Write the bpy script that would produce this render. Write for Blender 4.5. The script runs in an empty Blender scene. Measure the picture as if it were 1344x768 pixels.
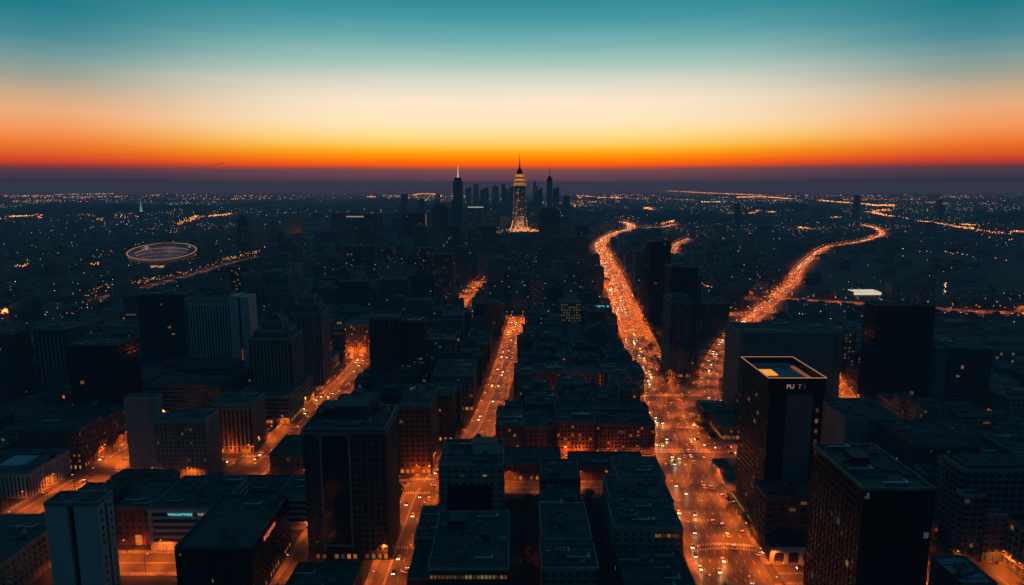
import bpy, bmesh, math, random
from mathutils import Vector, noise as mnoise
random.seed(11)
R = math.radians
sc = bpy.context.scene
COL = sc.collection
FPX, CAMH, PITCH = 900.0, 200.0, R(9.09)     # focal length in pixels of a 1344 wide frame, eye height (m), tilt down

# ------------------------------------------------------------------ helpers
def lin(r, g, b):
    f = lambda c: (c / 12.92 if c <= 0.04045 else ((c + 0.055) / 1.055) ** 2.4)
    return (f(r / 255), f(g / 255), f(b / 255), 1)

class MB:
    def __init__(s): s.v = []; s.f = []; s.m = []
    def quad(s, a, b, c, d, mi=0):
        n = len(s.v); s.v += [a, b, c, d]; s.f.append((n, n + 1, n + 2, n + 3)); s.m.append(mi)
    def hexa(s, p, mi=0, top=None):          # p: 4 bottom (ccw from above) + 4 top
        n = len(s.v); s.v += p
        for k, q in enumerate(((3, 2, 1, 0), (4, 5, 6, 7), (0, 1, 5, 4), (1, 2, 6, 5), (2, 3, 7, 6), (3, 0, 4, 7))):
            s.f.append(tuple(n + i for i in q)); s.m.append(top if (k == 1 and top is not None) else mi)
    def box(s, x0, x1, y0, y1, z0, z1, mi=0, top=None):
        s.hexa([(x0, y0, z0), (x1, y0, z0), (x1, y1, z0), (x0, y1, z0), (x0, y0, z1), (x1, y0, z1), (x1, y1, z1), (x0, y1, z1)], mi, top)
    def loft(s, rings, mi=0, cap=True, seg_m=None):   # rings: list of lists of points (same count)
        n = len(s.v); k = len(rings[0])
        for r in rings: s.v += r
        for i in range(len(rings) - 1):
            for j in range(k):
                a = n + i * k + j; b = n + i * k + (j + 1) % k
                s.f.append((a, b, b + k, a + k)); s.m.append(seg_m[i] if seg_m else mi)
        if cap:
            s.f.append(tuple(n + (len(rings) - 1) * k + j for j in range(k))); s.m.append(seg_m[-1] if seg_m else mi)
            s.f.append(tuple(n + j for j in reversed(range(k)))); s.m.append(mi)
    def cyl(s, x, y, z0, z1, r0, r1=None, k=10, mi=0):
        r1 = r0 if r1 is None else r1
        s.loft([[(x + r * math.cos(2 * math.pi * j / k), y + r * math.sin(2 * math.pi * j / k), z) for j in range(k)] for r, z in ((r0, z0), (r1, z1))], mi)
    def tube(s, a, b, r0, r1, k=5, mi=0):
        a, b = Vector(a), Vector(b); d = (b - a).normalized()
        u = d.orthogonal().normalized(); w = d.cross(u)
        s.loft([[tuple(p + (u * math.cos(6.2832 * j / k) + w * math.sin(6.2832 * j / k)) * r) for j in range(k)] for p, r in ((a, r0), (b, r1))], mi)
    def mesh(s, name, mats):
        me = bpy.data.meshes.new(name); me.from_pydata(s.v, [], s.f)
        for m in mats: me.materials.append(m)
        if len(mats) > 1: me.polygons.foreach_set('material_index', s.m)
        me.update(); return me
    def build(s, name, mats, parent=None, loc=(0, 0, 0)):
        return link(name, s.mesh(name, mats if isinstance(mats, (list, tuple)) else [mats]), parent, loc)

def link(name, data, parent=None, loc=(0, 0, 0), rz=0):
    o = bpy.data.objects.new(name, data); COL.objects.link(o)
    o.location = loc
    if rz: o.rotation_euler = (0, 0, rz)
    if parent: o.parent = parent
    return o
def tag(o, label=None, cat=None, group=None, kind=None):
    if label: o['label'] = label
    if cat: o['category'] = cat
    if group: o['group'] = group
    if kind: o['kind'] = kind
    return o
def empty(name, loc, label, cat, group=None, rz=0):
    o = link(name, None, None, loc, rz); o.empty_display_size = 1
    return tag(o, label, cat, group)
def struct(o): o['kind'] = 'structure'; return o
def copy_tree(o, parent=None):
    c = o.copy(); COL.objects.link(c)
    if parent: c.parent = parent
    for ch in CH.get(o.name, []): copy_tree(ch, c)
    return c
CH = {}
def reg(o, kids): CH[o.name] = kids; return o

def ground(px, py, z=0.0):                   # where a sight line of the photograph meets the level z, in metres
    u, v = px - 672, py - 384
    dy = FPX * math.cos(PITCH) - v * math.sin(PITCH); dz = -FPX * math.sin(PITCH) - v * math.cos(PITCH)
    t = (z - CAMH) / dz
    return u * t, dy * t

# ------------------------------------------------------------------ materials
def mat(name, col, rough=0.85, var=0.35, scale=0.15, stretch=1.0, spec=0.3, metal=0.0, emit=None, es=0.0, bump=0.0):
    m = bpy.data.materials.new(name); m.use_nodes = True
    nt = m.node_tree; N = nt.nodes; b = N['Principled BSDF']
    b.inputs['Base Color'].default_value = (*col[:3], 1); b.inputs['Roughness'].default_value = rough
    b.inputs['Specular IOR Level'].default_value = spec; b.inputs['Metallic'].default_value = metal
    if var:
        tc = N.new('ShaderNodeTexCoord'); mp = N.new('ShaderNodeMapping'); mp.inputs['Scale'].default_value = (1, 1, stretch)
        n1 = N.new('ShaderNodeTexNoise'); n1.inputs['Scale'].default_value = scale; n1.inputs['Detail'].default_value = 6; n1.inputs['Roughness'].default_value = 0.65
        mr = N.new('ShaderNodeMapRange'); mr.inputs['From Min'].default_value = 0.3; mr.inputs['From Max'].default_value = 0.7
        mr.inputs['To Min'].default_value = 1 - var; mr.inputs['To Max'].default_value = 1 + var
        oi = N.new('ShaderNodeObjectInfo'); mo = N.new('ShaderNodeMath'); mo.operation = 'MULTIPLY_ADD'; mo.inputs[1].default_value = 0.3; mo.inputs[2].default_value = 0.85
        mm = N.new('ShaderNodeMath'); mm.operation = 'MULTIPLY'
        mx = N.new('ShaderNodeVectorMath'); mx.operation = 'SCALE'; mx.inputs[0].default_value = col[:3]
        L = nt.links.new
        L(tc.outputs['Object'], mp.inputs['Vector']); L(mp.outputs[0], n1.inputs['Vector']); L(n1.outputs['Fac'], mr.inputs['Value'])
        L(oi.outputs['Random'], mo.inputs[0]); L(mo.outputs[0], mm.inputs[0]); L(mr.outputs[0], mm.inputs[1])
        L(mm.outputs[0], mx.inputs['Scale']); L(mx.outputs[0], b.inputs['Base Color'])
        if bump:
            bp = N.new('ShaderNodeBump'); bp.inputs['Strength'].default_value = bump; bp.inputs['Distance'].default_value = 0.3
            L(n1.outputs['Fac'], bp.inputs['Height']); L(bp.outputs[0], b.inputs['Normal'])
    if emit:
        b.inputs['Emission Color'].default_value = (*emit[:3], 1); b.inputs['Emission Strength'].default_value = es
        m.cycles.emission_sampling = 'NONE'
    return m

def glow(name, col, s, sample=False, var=0.0):   # a lit thing: lamp glass, lit room, sign tube
    m = mat(name, (0.05, 0.05, 0.05), 0.5, 0, emit=col, es=s)
    if var:
        nt = m.node_tree; oi = nt.nodes.new('ShaderNodeObjectInfo'); ma = nt.nodes.new('ShaderNodeMath'); ma.operation = 'MULTIPLY_ADD'
        tc = nt.nodes.new('ShaderNodeTexCoord'); n1 = nt.nodes.new('ShaderNodeTexNoise'); n1.inputs['Scale'].default_value = 1.1
        ma.inputs[1].default_value = s * var * 2; ma.inputs[2].default_value = s * (1 - var)
        m2 = nt.nodes.new('ShaderNodeMath'); m2.operation = 'MULTIPLY'
        nt.links.new(tc.outputs['Object'], n1.inputs['Vector']); nt.links.new(oi.outputs['Random'], ma.inputs[0])
        nt.links.new(ma.outputs[0], m2.inputs[0]); nt.links.new(n1.outputs['Fac'], m2.inputs[1])
        nt.links.new(m2.outputs[0], nt.nodes['Principled BSDF'].inputs['Emission Strength'])
    m.cycles.emission_sampling = 'AUTO' if sample else 'NONE'
    return m

W = {
 'pale': mat('pale_render', (0.42, 0.42, 0.42), 0.8, 0.18, 0.12, 0.25),
 'concrete': mat('concrete', (0.20, 0.195, 0.185), 0.88, 0.3, 0.15, 0.3),
 'grey': mat('grey_stone', (0.13, 0.13, 0.13), 0.85, 0.3, 0.2, 0.3),
 'brick': mat('brown_brick', (0.13, 0.068, 0.05), 0.9, 0.35, 0.3, 0.6),
 'tan': mat('tan_stone', (0.24, 0.18, 0.135), 0.88, 0.3, 0.2, 0.3),
 'blue': mat('blue_grey_cladding', (0.09, 0.12, 0.14), 0.6, 0.25, 0.15, 0.3),
 'dark': mat('dark_cladding', (0.045, 0.05, 0.055), 0.55, 0.3, 0.15, 0.3),
 'black': mat('black_cladding', (0.012, 0.013, 0.015), 0.5, 0.3, 0.2, 0.3),
}
ROOF = [mat('roof_felt', (0.052, 0.06, 0.065), 0.85, 0.5, 0.12, bump=0.2), mat('roof_gravel', (0.075, 0.08, 0.082), 0.95, 0.45, 0.25, bump=0.3), mat('roof_bitumen', (0.028, 0.032, 0.036), 0.6, 0.5, 0.1, bump=0.2)]
PARA = mat('parapet_coping', (0.2, 0.21, 0.22), 0.6, 0.5, 0.12)
PARAD = mat('dark_coping', (0.08, 0.085, 0.09), 0.6, 0.25, 0.3)
METAL = mat('galvanised_metal', (0.3, 0.31, 0.32), 0.45, 0.3, 0.6, metal=0.6)
METALD = mat('dark_metal', (0.05, 0.05, 0.05), 0.5, 0.2, 0.6, metal=0.3)
GLASS = mat('dark_glass', (0.012, 0.015, 0.018), 0.12, 0.3, 0.6, spec=0.5)
FRAME = mat('window_frame', (0.05, 0.05, 0.052), 0.5, 0.2, 1)
LIT = [glow('lit_amber', (1, 0.36, 0.09), 0.2, var=0.9), glow('lit_warm', (1, 0.5, 0.18), 0.24, var=0.9), glow('lit_yellow', (1, 0.68, 0.3), 0.17, var=0.9), glow('lit_cool', (0.75, 0.9, 1), 0.06, var=0.8)]
LITO = glow('lit_orange', (1, 0.22, 0.03), 0.75, var=0.8)
SHOP = glow('lit_shopfront', (1, 0.28, 0.045), 0.8, var=0.8)
DOT = [glow('dot_orange', (1, 0.27, 0.05), 5.5), glow('dot_amber', (1, 0.45, 0.15), 5.5), glow('dot_white', (1, 0.82, 0.62), 4.0), glow('dot_cool', (0.7, 0.92, 1), 3.0)]
ASPH = mat('asphalt', (0.062, 0.058, 0.056), 0.55, 0.45, 0.08, spec=0.5, bump=0.1)
PAVE = mat('paving', (0.17, 0.16, 0.15), 0.8, 0.35, 0.4)
PAINT = mat('road_paint', (0.42, 0.4, 0.37), 0.6, 0.6, 0.5)
GRASS = mat('grass', (0.03, 0.05, 0.015), 0.95, 0.5, 0.2)
BARK = mat('bark', (0.06, 0.045, 0.03), 0.95, 0.4, 1)
LEAF = [mat('leaf_dark', (0.03, 0.05, 0.015), 0.7, 0.5, 0.8), mat('leaf_mid', (0.055, 0.075, 0.02), 0.7, 0.5, 0.8)]

# ------------------------------------------------------------------ world, sun, camera
def make_world():
    w = bpy.data.worlds.new('World'); sc.world = w; w.use_nodes = True
    nt = w.node_tree; N = nt.nodes; L = nt.links.new
    for n in list(N): N.remove(n)
    out = N.new('ShaderNodeOutputWorld'); bg = N.new('ShaderNodeBackground'); L(bg.outputs[0], out.inputs[0])
    tc = N.new('ShaderNodeTexCoord'); sp = N.new('ShaderNodeSeparateXYZ'); L(tc.outputs['Generated'], sp.inputs[0])
    def M(op, a, b=None):
        n = N.new('ShaderNodeMath'); n.operation = op
        for i, x in enumerate((a, b)):
            if x is None: continue
            if isinstance(x, (int, float)): n.inputs[i].default_value = x
            else: L(x, n.inputs[i])
        return n.outputs[0]
    nb = N.new('ShaderNodeTexNoise'); nb.inputs['Scale'].default_value = 5.0; nb.inputs['Detail'].default_value = 5
    mb = N.new('ShaderNodeMapping'); mb.inputs['Scale'].default_value = (1, 1, 26); L(tc.outputs['Generated'], mb.inputs[0]); L(mb.outputs[0], nb.inputs['Vector'])
    bank = N.new('ShaderNodeMapRange'); bank.interpolation_type = 'SMOOTHSTEP'; L(sp.outputs[0], bank.inputs['Value'])     # the dusk bank stands a little higher to the north
    bank.inputs['From Min'].default_value = 0.16; bank.inputs['From Max'].default_value = 0.42; bank.inputs['To Max'].default_value = 0.0028
    z1 = M('SUBTRACT', sp.outputs[2], bank.outputs[0]); z2 = M('ADD', z1, M('MULTIPLY', M('SUBTRACT', nb.outputs['Fac'], 0.5), M('ADD', 0.0022, M('MULTIPLY', sp.outputs[2], 0.04))))
    zz = M('MAXIMUM', z2, 0.0); fac = M('SQRT', zz)
    def ramp(stops):
        r = N.new('ShaderNodeValToRGB'); e = r.color_ramp.elements
        for i, (z, c) in enumerate(stops):
            k = e[i] if i < 2 else e.new(1.0)
            k.position = math.sqrt(max(z, 0)); k.color = c
        L(fac, r.inputs[0]); return r.outputs[0]
    def zpx(y, side):
        v = y - 384; dz = -FPX * math.sin(PITCH) - v * math.cos(PITCH); dy = FPX * math.cos(PITCH) - v * math.sin(PITCH)
        return max(0, dz) / math.sqrt((dy * dy + dz * dz) + (672 ** 2 if side else 0))
    zen = [(0.45, (0.008, 0.085, 0.135, 1)), (1.0, (0.005, 0.052, 0.092, 1))]
    front = [(241, (68, 57, 75)), (237, (80, 60, 76)), (232, (94, 64, 78)), (227, (107, 67, 78)), (223, (125, 70, 75)), (220.5, (178, 72, 52)), (217.5, (242, 84, 18)), (212, (255, 110, 6)), (205, (255, 146, 4)), (198, (255, 178, 34)), (190, (255, 203, 92)), (178, (255, 222, 146)), (160, (255, 232, 190)), (135, (252, 232, 206)), (112, (226, 222, 202)), (85, (170, 201, 190)), (55, (112, 175, 176)), (25, (68, 152, 162)), (0, (44, 138, 152))]
    side = [(241, (48, 49, 67)), (236, (56, 51, 69)), (228, (70, 56, 72)), (220.5, (92, 58, 70)), (217.5, (150, 52, 52)), (211, (200, 66, 42)), (203, (222, 88, 38)), (194, (232, 106, 42)), (182, (242, 130, 60)), (164, (244, 156, 94)), (142, (236, 172, 124)), (120, (206, 172, 138)), (98, (164, 162, 146)), (70, (118, 154, 154)), (40, (70, 138, 150)), (0, (30, 122, 138))]
    cf = ramp([(zpx(y, 0), lin(*c)) for y, c in front] + zen)
    cs = ramp([(zpx(y, 1), lin(*c)) for y, c in side] + zen)
    cr = ramp([(0.0, (0.012, 0.026, 0.042, 1)), (0.1, (0.016, 0.058, 0.090, 1)), (0.35, (0.012, 0.072, 0.112, 1)), (0.75, (0.005, 0.05, 0.087, 1)), (1.0, (0.005, 0.052, 0.092, 1))])
    hor = M('SQRT', M('MAXIMUM', M('SUBTRACT', 1.0, M('MULTIPLY', sp.outputs[2], sp.outputs[2])), 1e-6))
    ca = M('DIVIDE', sp.outputs[1], hor)
    def mr(x, a, b):
        n = N.new('ShaderNodeMapRange'); n.interpolation_type = 'SMOOTHSTEP'; L(x, n.inputs['Value'])
        n.inputs['From Min'].default_value = a; n.inputs['From Max'].default_value = b; return n.outputs[0]
    def mix(f, a, b):
        n = N.new('ShaderNodeMix'); n.data_type = 'RGBA'; L(f, n.inputs[0]); L(a, n.inputs[6]); L(b, n.inputs[7]); return n.outputs[2]
    n1 = N.new('ShaderNodeTexNoise'); n1.inputs['Scale'].default_value = 1.6; n1.inputs['Detail'].default_value = 3   # uneven dusk glow
    mpv = N.new('ShaderNodeMapping'); mpv.inputs['Scale'].default_value = (1, 1, 9); L(tc.outputs['Generated'], mpv.inputs[0]); L(mpv.outputs[0], n1.inputs['Vector'])
    caN = M('ADD', ca, M('MULTIPLY', M('SUBTRACT', n1.outputs['Fac'], 0.5), 0.05))
    c = mix(mr(caN, 0.83, 1.005), cs, cf)
    c = mix(mr(ca, 0.05, 0.78), cr, c)
    sky = N.new('ShaderNodeTexSky'); sky.sky_type = 'NISHITA'; sky.sun_disc = False
    sky.sun_elevation = R(0.5); sky.sun_rotation = R(0)
    ad = N.new('ShaderNodeMix'); ad.data_type = 'RGBA'; ad.blend_type = 'ADD'; ad.inputs[0].default_value = 0.002
    L(c, ad.inputs[6]); L(sky.outputs[0], ad.inputs[7])
    L(ad.outputs[2], bg.inputs[0]); bg.inputs[1].default_value = 1.0
make_world()
sd = bpy.data.lights.new('low_sun', 'SUN'); sd.energy = 0.04; sd.angle = R(6); sd.color = (1, 0.55, 0.25)
so = link('low_sun', sd, None, (0, 0, 400)); so.rotation_euler = (R(-88.5), 0, 0)   # shines from beyond the horizon ahead
cd = bpy.data.cameras.new('camera'); cd.sensor_width = 36; cd.lens = 36 * FPX / 1344; cd.clip_start = 1; cd.clip_end = 120000
co = link('camera', cd, None, (0, 0, CAMH)); co.rotation_euler = (math.pi / 2 - PITCH, 0, 0); sc.camera = co
sc.view_settings.view_transform = 'Standard'; sc.view_settings.look = 'None'; sc.view_settings.exposure = 0
sc.render.engine = 'CYCLES'
try:
    sc.cycles.use_denoising = True; sc.cycles.use_light_tree = True; sc.cycles.max_bounces = 4; sc.cycles.diffuse_bounces = 2; sc.cycles.glossy_bounces = 2
    sc.cycles.adaptive_threshold = 0.004; sc.cycles.sample_clamp_indirect = 2.0
except Exception: pass

# haze: thin layer of dusky air up to a little above the eye
def make_haze(SIG, colr, y0, y1):
    m = bpy.data.materials.new('dusk_haze'); m.use_nodes = True; nt = m.node_tree; N = nt.nodes
    for n in list(N): N.remove(n)
    out = N.new('ShaderNodeOutputMaterial'); a = N.new('ShaderNodeVolumeAbsorption'); e = N.new('ShaderNodeEmission'); s = N.new('ShaderNodeAddShader')
    a.inputs['Color'].default_value = (0, 0, 0, 1); a.inputs['Density'].default_value = SIG
    e.inputs['Color'].default_value = (*colr, 1); e.inputs['Strength'].default_value = SIG  # dusk light in the haze is given as its own emission
    nt.links.new(a.outputs[0], s.inputs[0]); nt.links.new(e.outputs[0], s.inputs[1]); nt.links.new(s.outputs[0], out.inputs['Volume'])
    b = MB(); b.box(-60000, 60000, y0, y1, -30, 207); struct(b.build('haze', m))
make_haze(1 / 7500, (0.0105, 0.031, 0.058), -3000, 4500)
make_haze(1 / 7000, (0.036, 0.038, 0.066), 4501, 9000)
make_haze(1 / 4500, (0.082, 0.052, 0.079), 9001, 90000)      # thicker, its purple dusk light put in as emission

# ------------------------------------------------------------------ ground, hills
GND = mat('city_ground', (0.035, 0.038, 0.04), 0.9, 0.6, 0.02)
b = MB(); b.quad((-90000, -1500, 0), (90000, -1500, 0), (90000, 89000, 0), (-90000, 89000, 0)); struct(b.build('ground', GND))
HILL = mat('wooded_hill', (0.018, 0.026, 0.014), 0.95, 0.5, 0.01)
def hill(cx, cy, rx, ry, h, seed):
    b = MB(); n = 40; k = 24
    g = [[None] * (k + 1) for _ in range(n + 1)]
    for i in range(n + 1):
        for j in range(k + 1):
            x = -1 + 2 * i / n; y = -1 + 2 * j / k
            f = max(0, 1 - (x * x + y * y)) ** 0.8
            z = h * f * (0.75 + 0.7 * mnoise.noise((x * 2.3 + seed, y * 2.3, 1.0))) + (5 * mnoise.noise((x * 21, y * 9, seed)) if f > 0 else 0)
            b.v.append((cx + x * rx, cy + y * ry, max(z, 0) - 0.5))
    for i in range(n):
        for j in range(k):
            a = i * (k + 1) + j; b.f.append((a, a + k + 1, a + k + 2, a + 1)); b.m.append(0)
    struct(b.build('hill', HILL))
hill(-1150, 5250, 1250, 900, 88, 1); hill(-2850, 4700, 1100, 700, 70, 4); hill(1010, 3650, 420, 330, 45, 7); hill(1950, 4700, 420, 300, 70, 9); hill(2750, 3350, 650, 420, 75, 13); hill(820, 4300, 500, 300, 40, 17)

# ------------------------------------------------------------------ streets
# name, centre line (m), half width, lanes, lamp spacing, lamp power, label words for the street
STREETS = [
 ('avenue', [(109, 230), (115, 335), (120, 420), (126, 490), (136, 573), (148, 700), (160, 830), (184, 1100), (226, 1546), (258, 1900), (281, 2190), (316, 2370), (359, 2560), (441, 2830), (502, 2945), (546, 3145), (577, 3400), (570, 3560)], 18.5, 8, 27, 1.0, 'the broad main avenue'),
 ('branch_road', [(186, 610), (201, 678), (262, 826), (352, 993), (573, 1387), (640, 1530), (800, 1830), (983, 2138), (1085, 2245), (1190, 2345), (1396, 2603), (1533, 2850), (1640, 3120), (1690, 3320)], 10, 4, 33, 1.0, 'the road curving off the avenue'),
 ('street', [(-63, 240), (-61, 345), (-58, 430), (-45, 472), (-26, 530), (-12, 678), (1, 890), (9, 1020)], 9.5, 3, 25, 0.9, 'the straight street parallel to the avenue'),
 ('street', [(-190, 425), (-181, 510), (-178, 573), (-167, 650), (-166, 770)], 13, 4, 24, 1.25, 'the street past the stepped stone blocks'),
 ('street', [(-308, 300), (-300, 400), (-293, 494), (-289, 590)], 9, 3, 26, 1.1, 'the narrow street at the city edge'),
 ('street', [(138, 328), (260, 328)], 8, 2, 24, 0.9, 'the cross street by the arcade'),
 ('street', [(-50, 430), (100, 430)], 6.5, 2, 24, 0.6, 'the first cross street off the avenue'),
 ('street', [(-40, 477), (112, 477)], 4.5, 2, 22, 0.8, 'the second cross street off the avenue'),
 ('street', [(-140, 432), (-66, 432)], 7, 2, 22, 1.3, 'the cross street behind the big corner tower'),
 ('street', [(-292, 456), (-200, 456)], 18, 4, 24, 1.2, 'the wide junction before the courthouse'),
 ('street', [(-230, 338), (-150, 338)], 9, 2, 20, 1.1, 'the short street before the banded block'),
 ('street', [(-113, 250), (-111, 372)], 7, 2, 20, 0.75, 'the side street beside the black sign block'),
 ('street', [(338, 720), (317, 639), (300, 560), (293, 490)], 9, 2, 24, 1.5, 'the street behind the wide slab'),
 ('street', [(222, 270), (222, 320)], 7, 2, 22, 0.6, 'the street under the black tower'),
 ('street', [(252, 290), (246, 370)], 5, 2, 22, 0.7, 'the lane beside the balcony flats'),
 ('street', [(150, 490), (240, 494)], 8, 2, 24, 0.9, 'the plaza side street'),
 ('street', [(420, 1190), (463, 1182), (552, 1144), (648, 1107), (724, 1062), (830, 1040)], 9, 3, 34, 0.6, 'the cross road at the park edge'),
 ('street', [(-720, 1160), (-715, 1300), (-705, 1500), (-714, 1670), (-697, 1900)], 8, 3, 50, 0.22, 'the long straight road by the stadium'),
 ('street', [(-98, 1000), (-64, 1400)], 9, 3, 30, 0.8, 'the far street among towers'),
 ('street', [(-240, 778), (-100, 778)], 8, 2, 26, 0.8, 'the street under the red lit block'),
 ('street', [(455, 1950), (524, 2190), (577, 2340), (633, 2470)], 12, 4, 34, 1.0, 'the short bright stretch beyond the avenue'),
 ('street', [(583, 3095), (723, 3200), (865, 3590), (938, 4070), (965, 4590), (988, 4970), (1137, 5560)], 14, 4, 45, 1.2, 'the far bend in the road'),
 ('street', [(300, 995), (100, 1010), (-60, 1020)], 7, 2, 30, 0.4, 'the far cross street'),
 ('street', [(225, 1010), (420, 1060)], 8, 2, 30, 0.6, 'the cross street past the wedge'),
]
def resample(pts, step):
    out = []; acc = 0.0
    P = [Vector((*p, 0)) for p in pts]
    for a, c in zip(P, P[1:]):
        d = (c - a).length; t = acc
        while t < d:
            out.append((a.lerp(c, t / d), (c - a).normalized())); t += step
        acc = t - d
    return out
def smooth(pts):
    if len(pts) < 3: return pts
    P = [Vector((*p, 0)) for p in pts]; out = []
    for i in range(len(P) - 1):
        p0 = P[max(i - 1, 0)]; p1 = P[i]; p2 = P[i + 1]; p3 = P[min(i + 2, len(P) - 1)]
        for k in range(6):
            t = k / 6
            q = 0.5 * ((2 * p1) + (p2 - p0) * t + (2 * p0 - 5 * p1 + 4 * p2 - p3) * t * t + (3 * p1 - p0 - 3 * p2 + p3) * t ** 3)
            out.append((q.x, q.y))
    out.append(pts[-1]); return out
def strip(b, pts, o0, o1, z, mi=0, z2=None):
    P = [Vector((*p, 0)) for p in pts]; row = []
    for i, p in enumerate(P):
        d = (P[min(i + 1, len(P) - 1)] - P[max(i - 1, 0)]).normalized(); n = Vector((d.y, -d.x, 0))
        row.append((p + n * o0, p + n * o1))
    for (a, c), (e, f) in zip(row, row[1:]):
        if z2 is None: b.quad((a.x, a.y, z), (c.x, c.y, z), (f.x, f.y, z), (e.x, e.y, z), mi)
        else: b.hexa([(a.x, a.y, z2), (c.x, c.y, z2), (f.x, f.y, z2), (e.x, e.y, z2), (a.x, a.y, z), (c.x, c.y, z), (f.x, f.y, z), (e.x, e.y, z)], mi)
def seg_dist(x, y, pts):
    best = 1e9
    for (ax, ay), (bx, by) in zip(pts, pts[1:]):
        dx, dy = bx - ax, by - ay; t = max(0, min(1, ((x - ax) * dx + (y - ay) * dy) / (dx * dx + dy * dy)))
        best = min(best, math.hypot(x - ax - t * dx, y - ay - t * dy))
    return best
for i, s in enumerate(STREETS): STREETS[i] = (s[0], smooth(s[1]), *s[2:])
PLAZA = [(122, 470), (172, 482), (176, 560), (182, 640), (205, 690), (170, 668), (150, 640), (128, 600)]
markings = MB(); pavs = MB()
def on_other(x, y, me, pad=0.0):
    return any(j != me and seg_dist(x, y, s[1]) < s[2] + pad for j, s in enumerate(STREETS) if abs(s[1][0][1] - y) < 4000)
for i, (nm, pts, hw, lanes, sp_, pw_, wd) in enumerate(STREETS):
    b = MB(); strip(b, pts, -hw, hw, 0.02 + 0.004 * i)
    struct(b.build('road', ASPH))
    far = min(p[1] for p in pts) > 1500
    if far: continue
    for p, d in resample(pts, 6.0):              # raised pavements, broken where another street crosses
        if p.y > 1600: break
        n = Vector((d.y, -d.x, 0))
        for sgn in (-1, 1):
            q = p + n * sgn * (hw + 1.7); q2 = q + d * 6.02
            inplaza = (115 < q.x < 215 and 470 < q.y < 690 and q.x > 128)
            if on_other(q.x, q.y, i, 0.5) or on_other(q2.x, q2.y, i, 0.5) or inplaza: continue
            a = q - n * 1.7; c = q + n * 1.7; e = a + d * 6.0; f = c + d * 6.0
            pavs.hexa([(a.x, a.y, 0), (c.x, c.y, 0), (f.x, f.y, 0), (e.x, e.y, 0), (a.x, a.y, .25), (c.x, c.y, .25), (f.x, f.y, .25), (e.x, e.y, .25)] if sgn > 0 else [(c.x, c.y, 0), (a.x, a.y, 0), (e.x, e.y, 0), (f.x, f.y, 0), (c.x, c.y, .25), (a.x, a.y, .25), (e.x, e.y, .25), (f.x, f.y, .25)])
    zt = 0.02 + 0.004 * i + 0.006
    for p, d in resample(pts, 9.0):
        if p.y > 1100 or on_other(p.x, p.y, i, 2): continue
        n = Vector((d.y, -d.x, 0))
        for k in range(1, lanes):
            o = -hw + 2 * hw * k / lanes
            solid = (k == lanes // 2 and i != 0)
            for off in ((-0.35, 0.35) if solid else (0,)):
                a = p + n * (o + off); L_ = 8.9 if solid else 3.6
                c = a + d * L_
                w_ = 0.13
                markings.quad(tuple(a - n * w_ + Vector((0, 0, zt))), tuple(a + n * w_ + Vector((0, 0, zt))), tuple(c + n * w_ + Vector((0, 0, zt))), tuple(c - n * w_ + Vector((0, 0, zt))))
pz = MB(); n = len(PLAZA); pz.v = [(x, y, 0.012) for x, y in PLAZA]; pz.f = [tuple(range(n))]; pz.m = [0]
struct(pz.build('plaza', ASPH))
def crossing(x0, x1, y, depth=4.0, z=0.135, curve=0.0, pitch=1.5):
    x = x0
    while x < x1:
        t = (x - x0) / (x1 - x0); yy = y + curve * math.sin(math.pi * t)
        markings.quad((x, yy, z), (x + pitch * 0.5, yy, z), (x + pitch * 0.5, yy + depth, z), (x, yy + depth, z)); x += pitch
crossing(99, 134, 349, 2.6, curve=2.5); crossing(99, 134, 353.5, 2.6, curve=2.5); crossing(108, 150, 489, 3.5); crossing(108, 150, 494, 2.2); crossing(127, 184, 628, 4); crossing(-70, -52, 441, 3); crossing(-71, -53, 420, 3)
crossing(-72, -54, 352, 3); crossing(-196, -174, 480, 3.5); crossing(140, 152, 317, 3)
for (a, c) in (((133, 600), (166, 570)), ((150, 640), (130, 560)), ((166, 570), (150, 520)), ((160, 560), (184, 640)), ((140, 520), (166, 505))):   # guide lines across the plaza
    A, B = Vector((*a, 0.14)), Vector((*c, 0.14)); d = (B - A).normalized(); nn = Vector((d.y, -d.x, 0)) * 0.16
    t = 0; Lg = (B - A).length
    while t < Lg:
        p = A + d * t; q = A + d * min(t + 1.6, Lg); markings.quad(tuple(p - nn), tuple(p + nn), tuple(q + nn), tuple(q - nn)); t += 2.6
struct(markings.build('road_markings', PAINT)); struct(pavs.build('pavement', PAVE))

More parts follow.
